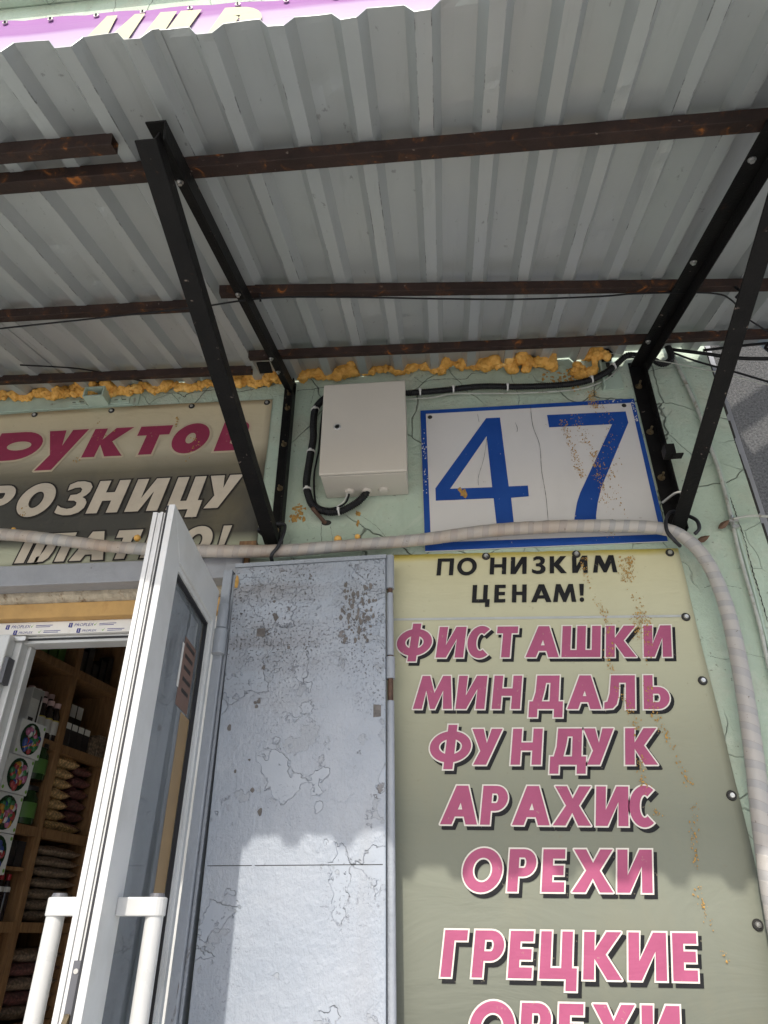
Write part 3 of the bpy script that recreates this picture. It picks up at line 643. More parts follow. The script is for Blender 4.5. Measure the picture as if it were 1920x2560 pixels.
# ================================================================== FOAM
def foam(name, label, pts, seed, big=()):
    rnd = random.Random(seed); bm = bmesh.new()
    def ball(c, r, sq=(1, 1, 1)):
        m = Matrix.Translation(c) @ Matrix.Rotation(rnd.uniform(0, 6), 4, 'X') @ Matrix.Diagonal((sq[0] * r, sq[1] * r, sq[2] * r, 1))
        bmesh.ops.create_icosphere(bm, subdivisions=2, radius=1, matrix=m)
    P = spline([Vector(p) for p in pts], .0115)
    for p in P:
        r = .0095 + .0230 * abs(mnoise.noise((p.x * 21, seed, 0))) + rnd.uniform(0, .005)
        ball(p + Vector((rnd.uniform(-.005, .005), rnd.uniform(-.006, .004), rnd.uniform(-.006, .006))), r, (rnd.uniform(.75, 1.15), 1, rnd.uniform(.8, 1.1)))
        if rnd.random() < .16: ball(p + Vector((0, -.004, -.018)), rnd.uniform(.006, .011), (.7, .8, 1.3))
    for c, n, sp in big:
        for i in range(n):
            q = Vector(c) + Vector((rnd.gauss(0, sp[0]), rnd.gauss(0, sp[1]), rnd.gauss(0, sp[2]))); q.y = min(q.y, -.012)
            ball(q, rnd.uniform(.013, .028), (1, .8, 1))
    me = bpy.data.meshes.new(name); c0 = Vector(pts[len(pts) // 2])
    bmesh.ops.translate(bm, verts=bm.verts, vec=-c0); bm.to_mesh(me); bm.free(); me.materials.append(MT['foam'])
    o = bpy.data.objects.new(name, me); COL.objects.link(o); o.location = c0
    rmh = o.modifiers.new('remesh', 'REMESH'); rmh.mode = 'VOXEL'; rmh.voxel_size = .0028; rmh.use_smooth_shade = True
    sm = o.modifiers.new('smooth', 'SMOOTH'); sm.factor = .5; sm.iterations = 3
    tx = bpy.data.textures.new('foam lumps', 'CLOUDS'); tx.noise_scale = .020; tx.noise_depth = 3
    dp = o.modifiers.new('lumps', 'DISPLACE'); dp.texture = tx; dp.strength = .019; dp.mid_level = .5
    tx2 = bpy.data.textures.new('foam pits', 'VORONOI'); tx2.noise_scale = .007
    dp2 = o.modifiers.new('pits', 'DISPLACE'); dp2.texture = tx2; dp2.strength = .0045; dp2.mid_level = .4
    return tag(o, label, 'foam', 'foam beads sealing the canopy to the wall')
ribz = lambda x: -.012 if abs(((x - X0 + PIT / 2) % PIT) - PIT / 2) < .03 else .004
foam('foam_bead', 'orange expanding foam bead above the left faded banner', [(-1.75 + i * .05, -.018, 3.330 + ribz(-1.75 + i * .05)) for i in range(25)], 3,
     [((-1.27, -.035, 3.325), 26, (.055, .014, .014)), ((-.72, -.025, 3.335), 10, (.03, .008, .012)), ((-.60, -.025, 3.345), 12, (.03, .01, .012))])
foam('foam_bead', 'orange expanding foam bead above the grey metal cabinet', [(-.475 + i * .045, -.018, 3.345 + ribz(-.475 + i * .045)) for i in range(21)], 5,
     [((-.295, -.03, 3.352), 20, (.024, .014, .022)), ((.13, -.028, 3.345), 14, (.06, .008, .012)), ((.32, -.03, 3.335), 24, (.06, .012, .014)), ((.41, -.03, 3.325), 9, (.02, .008, .012))])
foam('foam_clump', 'orange foam clump round the slotted bracket beside the right post', [(.565, -.02, 3.27), (.57, -.025, 3.30), (.575, -.03, 3.335)], 9,
     [((.575, -.04, 3.345), 8, (.01, .008, .012)), ((.50, -.012, 3.28), 5, (.02, .002, .012))])
def flakes(name, parent, cols, n, seed, mat='drip', y=-.0065, rmax=.0045):
    rnd = random.Random(seed); mb = MB()
    for i in range(n):
        path, spread, zr = cols[rnd.randrange(len(cols))]
        z = rnd.uniform(*zr)
        if mnoise.noise((z * 14, path(z) * 3, seed)) < -.08 and rnd.random() < .85: continue
        x = path(z) + rnd.gauss(0, spread); r = rnd.uniform(.0008, rmax) * (1 + .9 * max(0, mnoise.noise((x * 40, z * 40, 2)))); k = rnd.randrange(5, 9); a0 = rnd.uniform(0, 6)
        ring = [(x + math.cos(a0 + 6.283 * q / k) * r * rnd.uniform(.35, 1.2), y, z + math.sin(a0 + 6.283 * q / k) * r * rnd.uniform(.4, 1.7)) for q in range(k)]
        mb.add(ring + [(x, y - r * .5, z)], [(q, (q + 1) % k, k) for q in range(k)])
    return kind(obj(name, mb, mat, parent), 'stuff')

# ================================================================== RIGHT BANNER
BR = thing('price_banner', 'yellow to olive vinyl banner with pink nut names in white outline', 'banner', (.27, 0, 1.2))
gm = MB(); nx, nz = 40, 60; vs = []
def banr_edge(z): return .7035 + .003 * mnoise.noise((3, z * 5, 1))
for j in range(nz + 1):
    for i in range(nx + 1):
        t = j / nz; s = i / nx; ztop = 2.598 - .0175 * s; z = 1.2 + (ztop - 1.2) * t
        if j == nz: z += .003 * mnoise.noise((s * 30, 2, 2))
        x = -.168 + (banr_edge(z) + .168) * s
        y = -.003 - .0012 * (mnoise.noise((x * 5, z * 4, 5)) + 1) * .4
        vs.append((x, y, z))
gm.add(vs, [(j * (nx + 1) + i, j * (nx + 1) + i + 1, (j + 1) * (nx + 1) + i + 1, (j + 1) * (nx + 1) + i) for j in range(nz) for i in range(nx)])
# object z is measured from the base; the print gradient runs 0..1.4 m, so the vinyl is scaled into 0..1 by a taller base
sh = obj('vinyl_sheet', gm, 'banR', BR, True); sm = sh.modifiers.new('t', 'SOLIDIFY'); sm.thickness = .0008; sm.offset = -1
LY = [(.0036, .0068, -.0088, -.0004, 2), (.0036, 0, 0, -.0009, 1), (0, 0, 0, -.0014, 0)]
YB = -.0046
def bline(name, lt, z0, sl, x0, pink=True):
    zf = lambda x: z0 + sl * (x - x0)
    h = .0908 if pink else .0565
    mb = word(lt, zf, h, .262 if pink else .225, .17 if pink else .12, LY if pink else [(0, 0, 0, -.0014, 2)], YB)
    obj(name, mb, ['pink', 'ink_white', 'ink_black'], BR)
bline('printed_word', [('П', -.0115, .0379), ('О', .0483, .1069), ('Н', .1459, .1942), ('И', .2072, .254), ('З', .2698, .3103), ('К', .3215, .3712), ('И', .3868, .4313), ('М', .4463, .516)], 2.5211, -.023, -.012, False)
bline('printed_word', [('Ц', .0877, .132), ('Е', .1517, .1838), ('Н', .2026, .2444), ('А', .2576, .3157), ('М', .32, .3855), ('!', .3946, .4081)], 2.429, -.030, .088, False)
bline('printed_word', [('Ф', -.1392, -.0400), ('И', -.0235, .0529), ('С', .0610, .1330), ('Т', .1405, .1985), ('А', .2243, .3152), ('Ш', .322, .4272), ('К', .4417, .5242), ('И', .5432, .6172)], 2.2667, -.0278, -.024)
bline('printed_word', [('М', -.0906, .0146), ('И', .0239, .1012), ('Н', .1202, .1953), ('Д', .2187, .3072), ('А', .3188, .4075), ('Л', .4149, .4944), ('Ь', .5166, .5831)], 2.1248, -.0254, -.091)
bline('printed_word', [('Ф', -.0555, .0520), ('У', .0505, .1300), ('Н', .1571, .2339), ('Д', .2563, .3468), ('У', .3384, .4153), ('К', .4442, .5251)], 1.9771, -.0177, .068)
bline('printed_word', [('А', -.0294, .0622), ('Р', .0693, .1329), ('А', .1473, .2391), ('Х', .2461, .3384), ('И', .349, .4271), ('С', .4304, .5008)], 1.8370, -.0206, -.028)
bline('printed_word', [('О', .0135, .1078), ('Р', .1225, .1873), ('Е', .2025, .2545), ('Х', .2726, .3678), ('И', .3766, .4568)], 1.6892, -.0125, .122)
bline('printed_word', [('Г', -.0416, .011), ('Р', .0281, .0959), ('Е', .1085, .1610), ('Ц', .1779, .249), ('К', .2739, .3584), ('И', .3721, .455), ('Е', .4682, .5210)], 1.5210, -.0119, -.042)
bline('printed_word', [('О', .0100, .1080), ('Р', .1200, .1850), ('Е', .2010, .2530), ('Х', .2710, .3640), ('И', .3760, .4560)], 1.3835, -.0115, .12)
obj('printed_stripe', MB().poly([[(-.165, 2.383), (.675, 2.363), (.676, 2.370), (-.165, 2.390)]], YB - .0002), 'stripe', BR)
for x, z in ((.14, 2.579), (.407, 2.574), (.677, 2.566), (.679, 2.363), (.683, 2.181), (.686, 1.894), (.675, 1.621), (.672, 1.35)):
    wsh = obj('washer', MB().cyl((x, -.0052, z), (x, -.0085, z), .0125, .0105, 18), 'rubber', BR)
    obj('screw_head', MB().cyl((x, -.0085, z), (x, -.0125, z), .0072, .0055, 12).cyl((x, -.0125, z), (x, -.014, z), .003, seg=6), 'chrome', wsh)
flakes('foam_stains', BR, [(lambda z: .43 + .10 * (2.55 - z) + .012 * math.sin(z * 22), .006, (1.85, 2.56)), (lambda z: .55 + .02 * math.sin(z * 14) + .05 * max(0, 2.3 - z), .006, (1.55, 2.56)), (lambda z: .548 - .10 * (2.5 - z) * 0 + .008 * math.sin(z * 40), .010, (2.30, 2.56))], 1150, 11, y=-.0068, rmax=.0024)

# ================================================================== LEFT BANNER
BL = thing('faded_banner', 'weathered cream and charcoal banner with maroon and cream lettering over the doorway', 'banner', (-1.2, 0, 2.6))
vs = []; nx, nz = 70, 26
for j in range(nz + 1):
    for i in range(nx + 1):
        s = i / nx; t = j / nz; x = -2.4 + 1.83 * s; z = 2.612 + (3.250 + .004 * math.sin(x * 4) - 2.612) * t
        if i == nx: x += .002 * mnoise.noise((z * 8, 0, 0)) - .004 * (1 - t)
        y = -.003 - .0015 * (mnoise.noise((x * 3 + z * 2, z * 7, 5)) + .8) * .6
        vs.append((x, y, z))
gm = MB().add(vs, [(j * (nx + 1) + i, j * (nx + 1) + i + 1, (j + 1) * (nx + 1) + i + 1, (j + 1) * (nx + 1) + i) for j in range(nz) for i in range(nx)])
sh = obj('vinyl_sheet', gm, 'banL', BL, True); sm = sh.modifiers.new('t', 'SOLIDIFY'); sm.thickness = .0008; sm.offset = -1
L1 = [(.0075, 0, 0, -.0008, 1), (0, 0, 0, -.0013, 0)]; L2 = [(.0055, 0, 0, -.0008, 1), (0, 0, 0, -.0013, 0)]
obj('printed_word', word([('р', -1.585, -1.405), ('У', -1.40, -1.26)][:1], lambda x: 3.034, .125, .40, .20, L1, -.0058), ['ink_maroon', 'ink_tan'], BL)
obj('printed_word', word([('У', -1.412, -1.265)], lambda x: 2.984, .172, .29, .20, L1, -.0058), ['ink_maroon', 'ink_tan'], BL)
obj('printed_word', word([('К', -1.232, -1.085), ('Т', -1.062, -.945), ('О', -.925, -.795), ('В', -.758, -.655)], lambda x: 3.030 - .008 * (x + 1.2), .124, .38, .20, L1, -.0058), ['ink_maroon', 'ink_tan'], BL)
obj('printed_word', word([('Р', -1.555, -1.45), ('О', -1.425, -1.300), ('З', -1.275, -1.175), ('Н', -1.163, -1.055), ('И', -1.030, -.918), ('Ц', -.890, -.792), ('У', -.778, -.665)], lambda x: 2.798 - .004 * (x + 1.2), .128, .30, .19, L2, -.0058), ['ink_cream', 'ink_dark'], BL)
obj('printed_word', word([('С', -1.53, -1.425), ('П', -1.360, -1.285), ('Л', -1.295, -1.195), ('А', -1.178, -1.065), ('Т', -1.052, -.972), ('Н', -.945, -.855), ('О', -.830, -.728), ('!', -.705, -.678)], lambda x: 2.622, .105, .30, .19, L2, -.0058), ['ink_cream', 'ink_dark'], BL)
for x, z in ((-1.459, 3.239), (-1.166, 3.237), (-.866, 3.236), (-.589, 3.232), (-1.75, 3.24)):
    wsh = obj('washer', MB().cyl((x, -.0052, z), (x, -.0085, z), .0115, .0095, 18), 'rubber', BL)
    obj('screw_head', MB().cyl((x, -.0085, z), (x, -.0115, z), .006, .0045, 12), 'chrome', wsh)
flakes('foam_stains', BL, [(lambda z: -1.25 + .01 * math.sin(z * 30), .008, (3.0, 3.03)), (lambda z: -1.385, .006, (2.80, 2.85)), (lambda z: -.91, .004, (3.14, 3.2)), (lambda z: -.84 + .02 * math.sin(z * 50), .012, (2.98, 3.1)), (lambda z: -1.18, .02, (3.05, 3.2))], 90, 12, y=-.0078, rmax=.0035)

# ================================================================== TOP BANNER
BT = thing('upper_banner', 'lilac banner with pale yellow letters high on the wall above the canopy', 'banner', (-1.0, 0, 5.3))
vs = []; nx, nz = 60, 12
for j in range(nz + 1):
    for i in range(nx + 1):
        s = i / nx; t = j / nz; x = -3.2 + 3.9 * s; z = 5.3 + (6.345 - .05 * (x + 2.5) - 5.3 + .02 * abs(math.sin(x * 8)) * t) * t
        vs.append((x, -.012 - .008 * mnoise.noise((x * 3, z * 2, 3)) - .006, z))
sh = obj('vinyl_sheet', MB().add(vs, [(j * (nx + 1) + i, j * (nx + 1) + i + 1, (j + 1) * (nx + 1) + i + 1, (j + 1) * (nx + 1) + i) for j in range(nz) for i in range(nx)]), 'banT', BT, True)
sm = sh.modifiers.new('t', 'SOLIDIFY'); sm.thickness = .001
obj('printed_word', word([('М', -1.99, -1.672), ('И', -1.62, -1.37), ('Р', -1.23, -.96)], lambda x: 5.655 - .07 * (x + 1.7), .58, .215, .24, [(0, 0, 0, 0, 0)], -.032), 'ink_yellow', BT)
for i in range(11):
    x = -2.75 + i * .288; z = 6.315 - .05 * (x + 2.5)
    gr = obj('eyelet', MB().cyl((x, -.024, z), (x, -.03, z), .017, seg=14), 'chrome', BT)
    obj('hook', MB().cyl((x, -.034, z), (x, -.012, z + .045), .005, seg=6).cyl((x, -.03, z - .004), (x, -.034, z - .004), .007, seg=8), 'cable', gr)

# ================================================================== NUMBER SIGN
SG = thing('house_number_sign', 'white house number sign with blue border and blue digits 47', 'sign', (.32, 0, 2.6))
obj('plate', MB().box(-.043, .6795, -.006, -.001, 2.604, 3.1545), ['sign'], SG, bevel=.001)
obj('blue_border', MB().poly([[(-.0425, 2.6045), (.679, 2.6045), (.679, 3.154), (-.0425, 3.154)][::1], [(-.024, 2.633), (-.024, 3.1385), (.666, 3.1365), (.663, 2.6285)]], -.0066), 'blue', SG)
obj('digit', MB().poly([[(.1796, 3.105), (.2264, 3.1045), (.2303, 2.825), (.2906, 2.8246), (.2893, 2.7838), (.2338, 2.7816), (.2334, 2.672), (.1806, 2.672), (.179, 2.7829), (-.0032, 2.7841), (-.0029, 2.8312)], [(.1755, 3.0288), (.1779, 2.8251), (.0445, 2.8267)]], -.0066), 'blue', SG)
obj('digit', MB().poly([[(.3838, 3.1043), (.6429, 3.1006), (.6434, 3.0533), (.5183, 2.8083), (.497, 2.7504), (.4847, 2.7021), (.480, 2.672), (.4135, 2.672), (.42, 2.7038), (.4343, 2.7539), (.4489, 2.7885), (.5902, 3.0504), (.3844, 3.0513)]], -.0066), 'blue', SG)
for x, z in ((-.0104, 3.1235), (.6422, 3.1268)):
    obj('screw', MB().cyl((x, -.0062, z), (x, -.009, z), .008, .006, 14), 'rubber', SG)
def crk(pts, w0, par, y):
    mb = MB(); P = spline([Vector((p[0], y, p[1])) for p in pts], .008); vs = []
    for p in P: ww = w0 * random.uniform(.4, 1); vs += [p + Vector((ww / 2, 0, 0)), p - Vector((ww / 2, 0, 0))]
    mb.add(vs, [(2 * i, 2 * i + 1, 2 * i + 3, 2 * i + 2) for i in range(len(P) - 1)]); obj('scratch', mb, 'crack', par)
crk([(.333, 3.145), (.332, 3.06), (.345, 2.98), (.340, 2.88), (.342, 2.78), (.337, 2.67)], .0016, SG, -.0069)
crk([(.176, 3.02), (.160, 2.94), (.138, 2.87), (.135, 2.835)], .0014, SG, -.0069)
crk([(.275, 3.08), (.280, 3.055), (.277, 3.04)], .0018, SG, -.0069)
crk([(.152, 3.125), (.155, 3.09)], .0012, SG, -.0069)
flakes('foam_stains', SG, [(lambda z: .435 + .045 * (3.05 - z) * 3, .008, (2.84, 3.08)), (lambda z: .50 + .02 * math.sin(z * 20), .010, (2.84, 3.10)), (lambda z: .565 + .02 * math.sin(z * 15), .014, (2.68, 3.15)), (lambda z: .515 + .02 * (2.9 - z), .008, (2.62, 2.95)), (lambda z: .545, .01, (3.12, 3.2))], 800, 14, y=-.0072, rmax=.0024)
flakes('foam_lump', SG, [(lambda z: .083 + (z - 2.81) * -.5, .006, (2.798, 2.825))], 24, 15, y=-.0072, rmax=.009)
flakes('paint_scuffs', SG, [(lambda z: -.034, .004, (2.80, 3.08)), (lambda z: .672, .003, (3.05, 3.14)), (lambda z: .62, .03, (3.143, 3.152))], 170, 16, 'sign', y=-.0069, rmax=.0028)
flakes('wall_foam_spots', B, [(lambda z: -.445, .012, (2.765, 2.80)), (lambda z: -.455, .010, (2.735, 2.76)), (lambda z: .50, .03, (3.19, 3.31)), (lambda z: .45, .03, (3.25, 3.30)), (lambda z: -.25, .004, (2.70, 2.76))], 170, 17, y=-.0008, rmax=.007)

# ================================================================== CABINET
CB = thing('electrical_cabinet', 'light grey metal electrical cabinet with round lock between bracket and number sign', 'cabinet', (-.223, -.07, 2.815))
obj('body', MB().box(-.3555, -.0895, -.127, -.002, 2.8145, 3.1745), 'box', CB, bevel=.003)
obj('cabinet_door', MB().box(-.359, -.0865, -.141, -.1295, 2.8145, 3.1775), 'box', CB, bevel=.004)
obj('door_gap_seal', MB().box(-.353, -.092, -.1297, -.1268, 2.8175, 3.172), 'gasket', CB)
lk = obj('lock', MB().cyl((-.307, -.1405, 2.996), (-.307, -.1445, 2.996), .0118, .0105, 24).cyl((-.307, -.1445, 2.996), (-.307, -.1425, 2.996), .008, .006, 18), 'silver', CB, 40)
obj('keyway', MB().cyl((-.307, -.1446, 2.996), (-.307, -.1450, 2.996), .0045, seg=3), 'gasket', lk)
for x in (-.277, -.222, -.167):
    gd = obj('cable_gland', MB().lathe((x, -.039, 2.8145 - .010), [(.009, 0), (.0145, .002), (.0165, .006), (.0165, .010)], 18), 'box', CB, 40)
obj('mounting_tab', MB().box(-.305, -.235, -.004, -.001, 3.1765, 3.305), 'mint_metal', CB)

# corrugated black conduits
def conduit(name, label, pts, r, parent_cat='conduit', ties=()):
    c0 = pts[0]; rf = lambda L: 1 + .13 * math.sin(L * 6.28318 / .0062)
    T0 = thing(name, label, parent_cat, c0)
    obj('corrugated_tube', MB().tube(pts, r, 12, .00155, rf), 'cable', T0, True)
    for p, d in ties:
        p = Vector(p); d = Vector(d).normalized()
        obj('cable_tie', MB().cyl(p - d * .0025, p + d * .0025, r * 1.28, seg=16).box(p.x - .004, p.x + .004, p.y - r * 1.5, p.y - r * 1.1, p.z - .004, p.z + .004), 'tie', T0)
    return T0
Z = lambda L, y: [(x, y, z) for x, z in L]
loop = Z([(-.345, 3.235), (-.383, 3.207), (-.407, 3.165), (-.410, 3.102), (-.407, 3.039), (-.414, 2.96), (-.420, 2.864), (-.409, 2.807), (-.391, 2.770), (-.350, 2.748), (-.313, 2.746), (-.283, 2.757), (-.252, 2.777)], -.03) + [(-.2265, -.037, 2.80), (-.222, -.039, 2.812)]
conduit('cable_conduit', 'black corrugated conduit looping round the left side of the cabinet', loop, .0115,
        ties=(((-.407, -.03, 3.165), (-.2, 0, 1)), ((-.412, -.03, 2.985), (0, 0, 1)), ((-.416, -.03, 2.835), (-.1, 0, 1)), ((-.31, -.03, 2.747), (1, 0, .1))))
tag(obj('supply_wire', MB().tube([(-.277, -.039, 2.812), (-.280, -.036, 2.795), (-.290, -.03, 2.777), (-.312, -.026, 2.766), (-.345, -.024, 2.763), (-.378, -.022, 2.776), (-.392, -.02, 2.81), (-.398, -.02, 2.90), (-.388, -.02, 3.0), (-.385, -.02, 3.12), (-.378, -.02, 3.175), (-.352, -.02, 3.205)], .0033, 8), 'cable', loc=(-.3, -.03, 2.78)), 'thin black wire running beside the looped conduit into the cabinet', 'wire')
tag(obj('signal_wire', MB().tube([(-.283, -.045, 2.812), (-.285, -.040, 2.797), (-.296, -.036, 2.778), (-.318, -.03, 2.764)], .0016, 6), 'tie', loc=(-.29, -.04, 2.78)), 'thin white wire beside the black wire below the cabinet', 'wire')
cr_ = Z([(-.095, 3.214), (.03, 3.217), (.17, 3.225), (.308, 3.213), (.445, 3.211), (.537, 3.224), (.597, 3.254), (.639, 3.288), (.671, 3.305), (.70, 3.306), (.745, 3.292), (.79, 3.278)], -.032) + [(.82, -.034, 3.290), (.827, -.036, 3.318), (.824, -.036, 3.36), (.822, -.036, 3.50)]
cr_ = [(x, y - (.020 if .66 < x < .77 else 0), z) for x, y, z in cr_]
conduit('cable_conduit', 'black corrugated conduit running from the cabinet to the right canopy post', cr_, .0105,
        ties=(((-.04, -.032, 3.2155), (1, 0, 0)), ((.075, -.032, 3.221), (1, 0, 0)), ((.26, -.032, 3.216), (1, 0, 0)), ((.545, -.032, 3.227), (1, 0, .3)), ((.627, -.032, 3.279), (1, 0, .8))))
tag(obj('signal_wire', MB().tube([(-.09, -.02, 3.198), (0, -.018, 3.200), (.07, -.02, 3.210), (.16, -.018, 3.206), (.3, -.018, 3.197), (.45, -.018, 3.196), (.53, -.018, 3.206), (.60, -.016, 3.238), (.655, -.012, 3.29)], .0026, 6), 'wire', loc=(.2, -.02, 3.2)), 'pale wire running under the horizontal conduit above the number sign', 'wire')
tag(obj('slotted_bracket', MB().box(.585, .655, -.006, -.001, 3.20, 3.40).box(.585, .59, -.03, -.006, 3.20, 3.40), 'mint_metal', loc=(.62, 0, 3.2)), 'mint painted slotted bracket on the wall beside the right canopy post', 'bracket')
for z in (3.255, 3.30, 3.35): obj('slot', MB().box(.612, .626, -.0068, -.0062, z, z + .022), 'crack', bpy.data.objects['slotted_bracket'])
tag(obj('cable_connector', MB().box(.60, .632, -.05, -.008, 3.325, 3.352).box(.606, .612, -.052, -.05, 3.328, 3.35).cyl((.616, -.03, 3.352), (.616, -.03, 3.40), .008), 'cable', loc=(.61, -.03, 3.33)), 'small black cable connector fixed to the slotted bracket', 'connector')
# old sign plate and steel stub above left banner
OP = thing('old_sign_fixing', 'mint painted steel plate with square tube stub above the faded banner', 'bracket', (-1.2, 0, 3.25))
obj('plate', MB().box(-2.2, -1.072, -.005, -.001, 3.262, 3.335), 'mint_metal', OP, bevel=.001)
obj('tube_stub', MB().hollow((-1.218, -.006, 3.285), (-1.218, -.062, 3.285), .075, .045, .005, (0, 0, 1)), 'mint_metal', OP)
for x in (-1.30, -1.14):
    lg = obj('slotted_lug', MB().box(x - .035, x + .035, -.010, -.0055, 3.268, 3.298), 'mint_metal', OP, bevel=.001)
    obj('bolt', MB().cyl((x, -.010, 3.283), (x, -.016, 3.283), .008, seg=6), 'mint_metal', lg)
    obj('slot', MB().box(x - .022, x + .022, -.0106, -.0102, 3.2815, 3.2845), 'crack', lg)
# rusty pin in a wall hole
PN = thing('wall_pin', 'rusty steel pin sticking out of a hole under the cabinet', 'pin', (-.357, 0, 2.722))
obj('pin', MB().cyl((-.357, .0, 2.724), (-.392, -.05, 2.752), .0065, seg=10), 'rustbar', PN)
obj('hole', MB().poly([arc(-.353, 2.724, .016, .010, 0, 360, 18)[:-1]], -.0012), 'crack', PN)

# ================================================================== WRAPPED HOSE
HP = [(-1.75, -.05, 2.735), (-1.40, -.055, 2.704), (-1.205, -.06, 2.672), (-.988, -.06, 2.634), (-.705, -.06, 2.608), (-.48, -.064, 2.596), (-.297, -.058, 2.606), (-.055, -.052, 2.620), (.11, -.05, 2.638), (.244, -.05, 2.645), (.42, -.052, 2.643), (.613, -.06, 2.625), (.698, -.06, 2.594), (.752, -.056, 2.515), (.775, -.05, 2.386), (.772, -.046, 2.216), (.752, -.045, 2.013), (.726, -.045, 1.831), (.706, -.045, 1.668), (.69, -.045, 1.4), (.68, -.045, 1.0)]
tag(obj('wrapped_hose', MB().tube(HP, .0188, 18, .008, lambda L: 1 + .05 * ((L * 21 + .6 * mnoise.noise((L * 6, 4, 0))) % 1) + .22 * max(0, min(1, (L - 2.6) / .6)) + .035 * mnoise.noise((L * 25, 0, 0)) + .03 * math.sin(L * 7), uv=True), 'hose', smooth=True, loc=(0, -.05, 2.6)), 'thick hose wrapped in grey tape strung under the number sign and down the wall', 'hose')
def strap(pts, label):
    return tag(obj('rubber_strap', MB().tube(pts, .0055, 8, .004, lambda L: 1 + .15 * mnoise.noise((L * 30, 2, 0))), 'gasket', smooth=True, loc=pts[0]), label, 'strap')
strap([(-.520, -.02, 2.655), (-.548, -.075, 2.663), (-.53, -.085, 2.668), (-.49, -.075, 2.685), (-.474, -.055, 2.69), (-.470, -.075, 2.65), (-.478, -.090, 2.60), (-.498, -.085, 2.572), (-.505, -.05, 2.570)], 'black rubber strap tying the hose to the left bracket foot')
strap([(.730, -.05, 2.66), (.690, -.07, 2.668), (.664, -.078, 2.64), (.655, -.086, 2.595), (.668, -.086, 2.565), (.690, -.06, 2.558)], 'black rubber strap tying the hose to the right bracket foot')
strap([(.742, -.045, 2.665), (.755, -.06, 2.64), (.750, -.075, 2.605), (.735, -.07, 2.59)], 'short black rubber loop behind the right bracket foot')
for x, z, r in ((-.94, 2.668, .011), (-1.36, 2.722, .008), (-.245, 2.640, .009), (-.305, 2.632, .012)):
    bmx = MB(); bmx.lathe((x, -.058, z - .012), [(r * .5, 0), (r, r * .7), (r * .9, r * 1.4), (r * .3, r * 1.9)], 10)
    tag(obj('foam_blob', bmx, 'foam', smooth=True, loc=(x, -.058, z)), {-.94: 'round orange foam blob behind the white door top', -1.36: 'small orange foam blob on the hose at the far left', -.245: 'smaller orange foam blob on the hose below the cabinet', -.305: 'larger orange foam blob on the hose below the cabinet'}[x], 'foam')
tag(obj('wooden_block', MB().box(-.618, -.565, -.034, -.004, 2.622, 2.652), 'wood', loc=(-.59, -.02, 2.62)), 'small brown wooden block above the lintel end', 'block')
tag(obj('wooden_wedge', MB().box(-.602, -.588, -.02, -.002, 2.545, 2.607), 'wood', loc=(-.59, -.01, 2.55)), 'narrow wooden wedge between lintel and metal shutter', 'wedge')

# ================================================================== STEEL SHUTTER LEAF
SL = thing('steel_shutter_leaf', 'grey painted steel shutter leaf with peeling paint folded back on the wall', 'shutter', (-.38, -.06, 1.2))
pm = MB(); xl = lambda z: -.600 + .012 * (2.54 - z); 
pm.add([(xl(1.0), -.08, 1.0), (-.158, -.08, 1.0), (-.158, -.08, 2.547), (-.604, -.08, 2.536), (xl(1.0), -.035, 1.0), (-.158, -.035, 1.0), (-.158, -.035, 2.547), (-.604, -.035, 2.536)],
       [(0, 1, 2, 3), (5, 4, 7, 6), (4, 0, 3, 7), (1, 5, 6, 2), (3, 2, 6, 7), (4, 5, 1, 0)])
obj('face_sheet', pm, 'panel', SL, bevel=.003)
obj('top_edge', MB().obox((-.606, -.083, 2.5365), (.45, 0, .011), (0, .05, 0), (0, 0, .012)), 'jamb', SL)
for z in (1.0, 1.79, 2.2):
    z2 = {1.0: 1.70, 1.79: 2.185, 2.2: 2.43}[z]
hb = MB().cyl((-.146, -.066, 1.0), (-.146, -.066, 2.555), .0075, seg=12); obj('hinge_rod', hb, 'rustbar', SL, 40)
for z0, z1 in ((2.455, 2.56), (2.19, 2.25), (1.0, 2.13), (2.255, 2.44)):
    obj('hinge_sleeve', MB().cyl((-.146, -.066, z0), (-.146, -.066, z1), .0125 if z1 - z0 < .11 else .0098, seg=14), 'jamb', SL, 40)
obj('sheet_seam', MB().box(-.585, -.165, -.0807, -.0801, 1.742, 1.7435), 'crack', SL)
rnd = random.Random(21)
def blobpoly(cx, cz_, r, el, k=14):
    return [(cx + math.cos(6.283 * q / k) * r * rnd.uniform(.6, 1.2), cz_ + math.sin(6.283 * q / k) * r * el * rnd.uniform(.6, 1.2)) for q in range(k)]
SLN = [0]
def slab(mb, poly, y0, y1, mi=0):
    SLN[0] += 1; y1 -= SLN[0] * 6e-6
    mb.poly([poly], y1, mi); n = len(poly); c = poly if area(poly) > 0 else poly[::-1]
    mb.add([(p[0], y0, p[1]) for p in c] + [(p[0], y1, p[1]) for p in c], [(i, (i + 1) % n, n + (i + 1) % n, n + i) for i in range(n)], mi)
lm = MB()
for cx, zc, r, el in ((-.225, 2.50, .034, .8), (-.36, 2.29, .036, 1.2), (-.24, 2.24, .022, 1.7), (-.30, 2.25, .03, .8), (-.42, 2.21, .02, 1.1), (-.22, 2.13, .022, 1.6), (-.42, 2.14, .024, .7), (-.29, 2.06, .04, 1.1), (-.25, 1.98, .032, 1.6), (-.34, 1.95, .03, .6), (-.27, 1.90, .03, .9), (-.23, 1.86, .03, 1.5), (-.48, 1.44, .05, 1.2), (-.39, 1.42, .04, 1.3), (-.56, 1.70, .014, 1.6), (-.53, 2.47, .02, 1.1), (-.46, 2.48, .03, .7), (-.2, 1.5, .03, 1.4)):
    slab(lm, blobpoly(cx, zc, r, el, 18), -.0798, -.0807 - rnd.uniform(0, .0006))
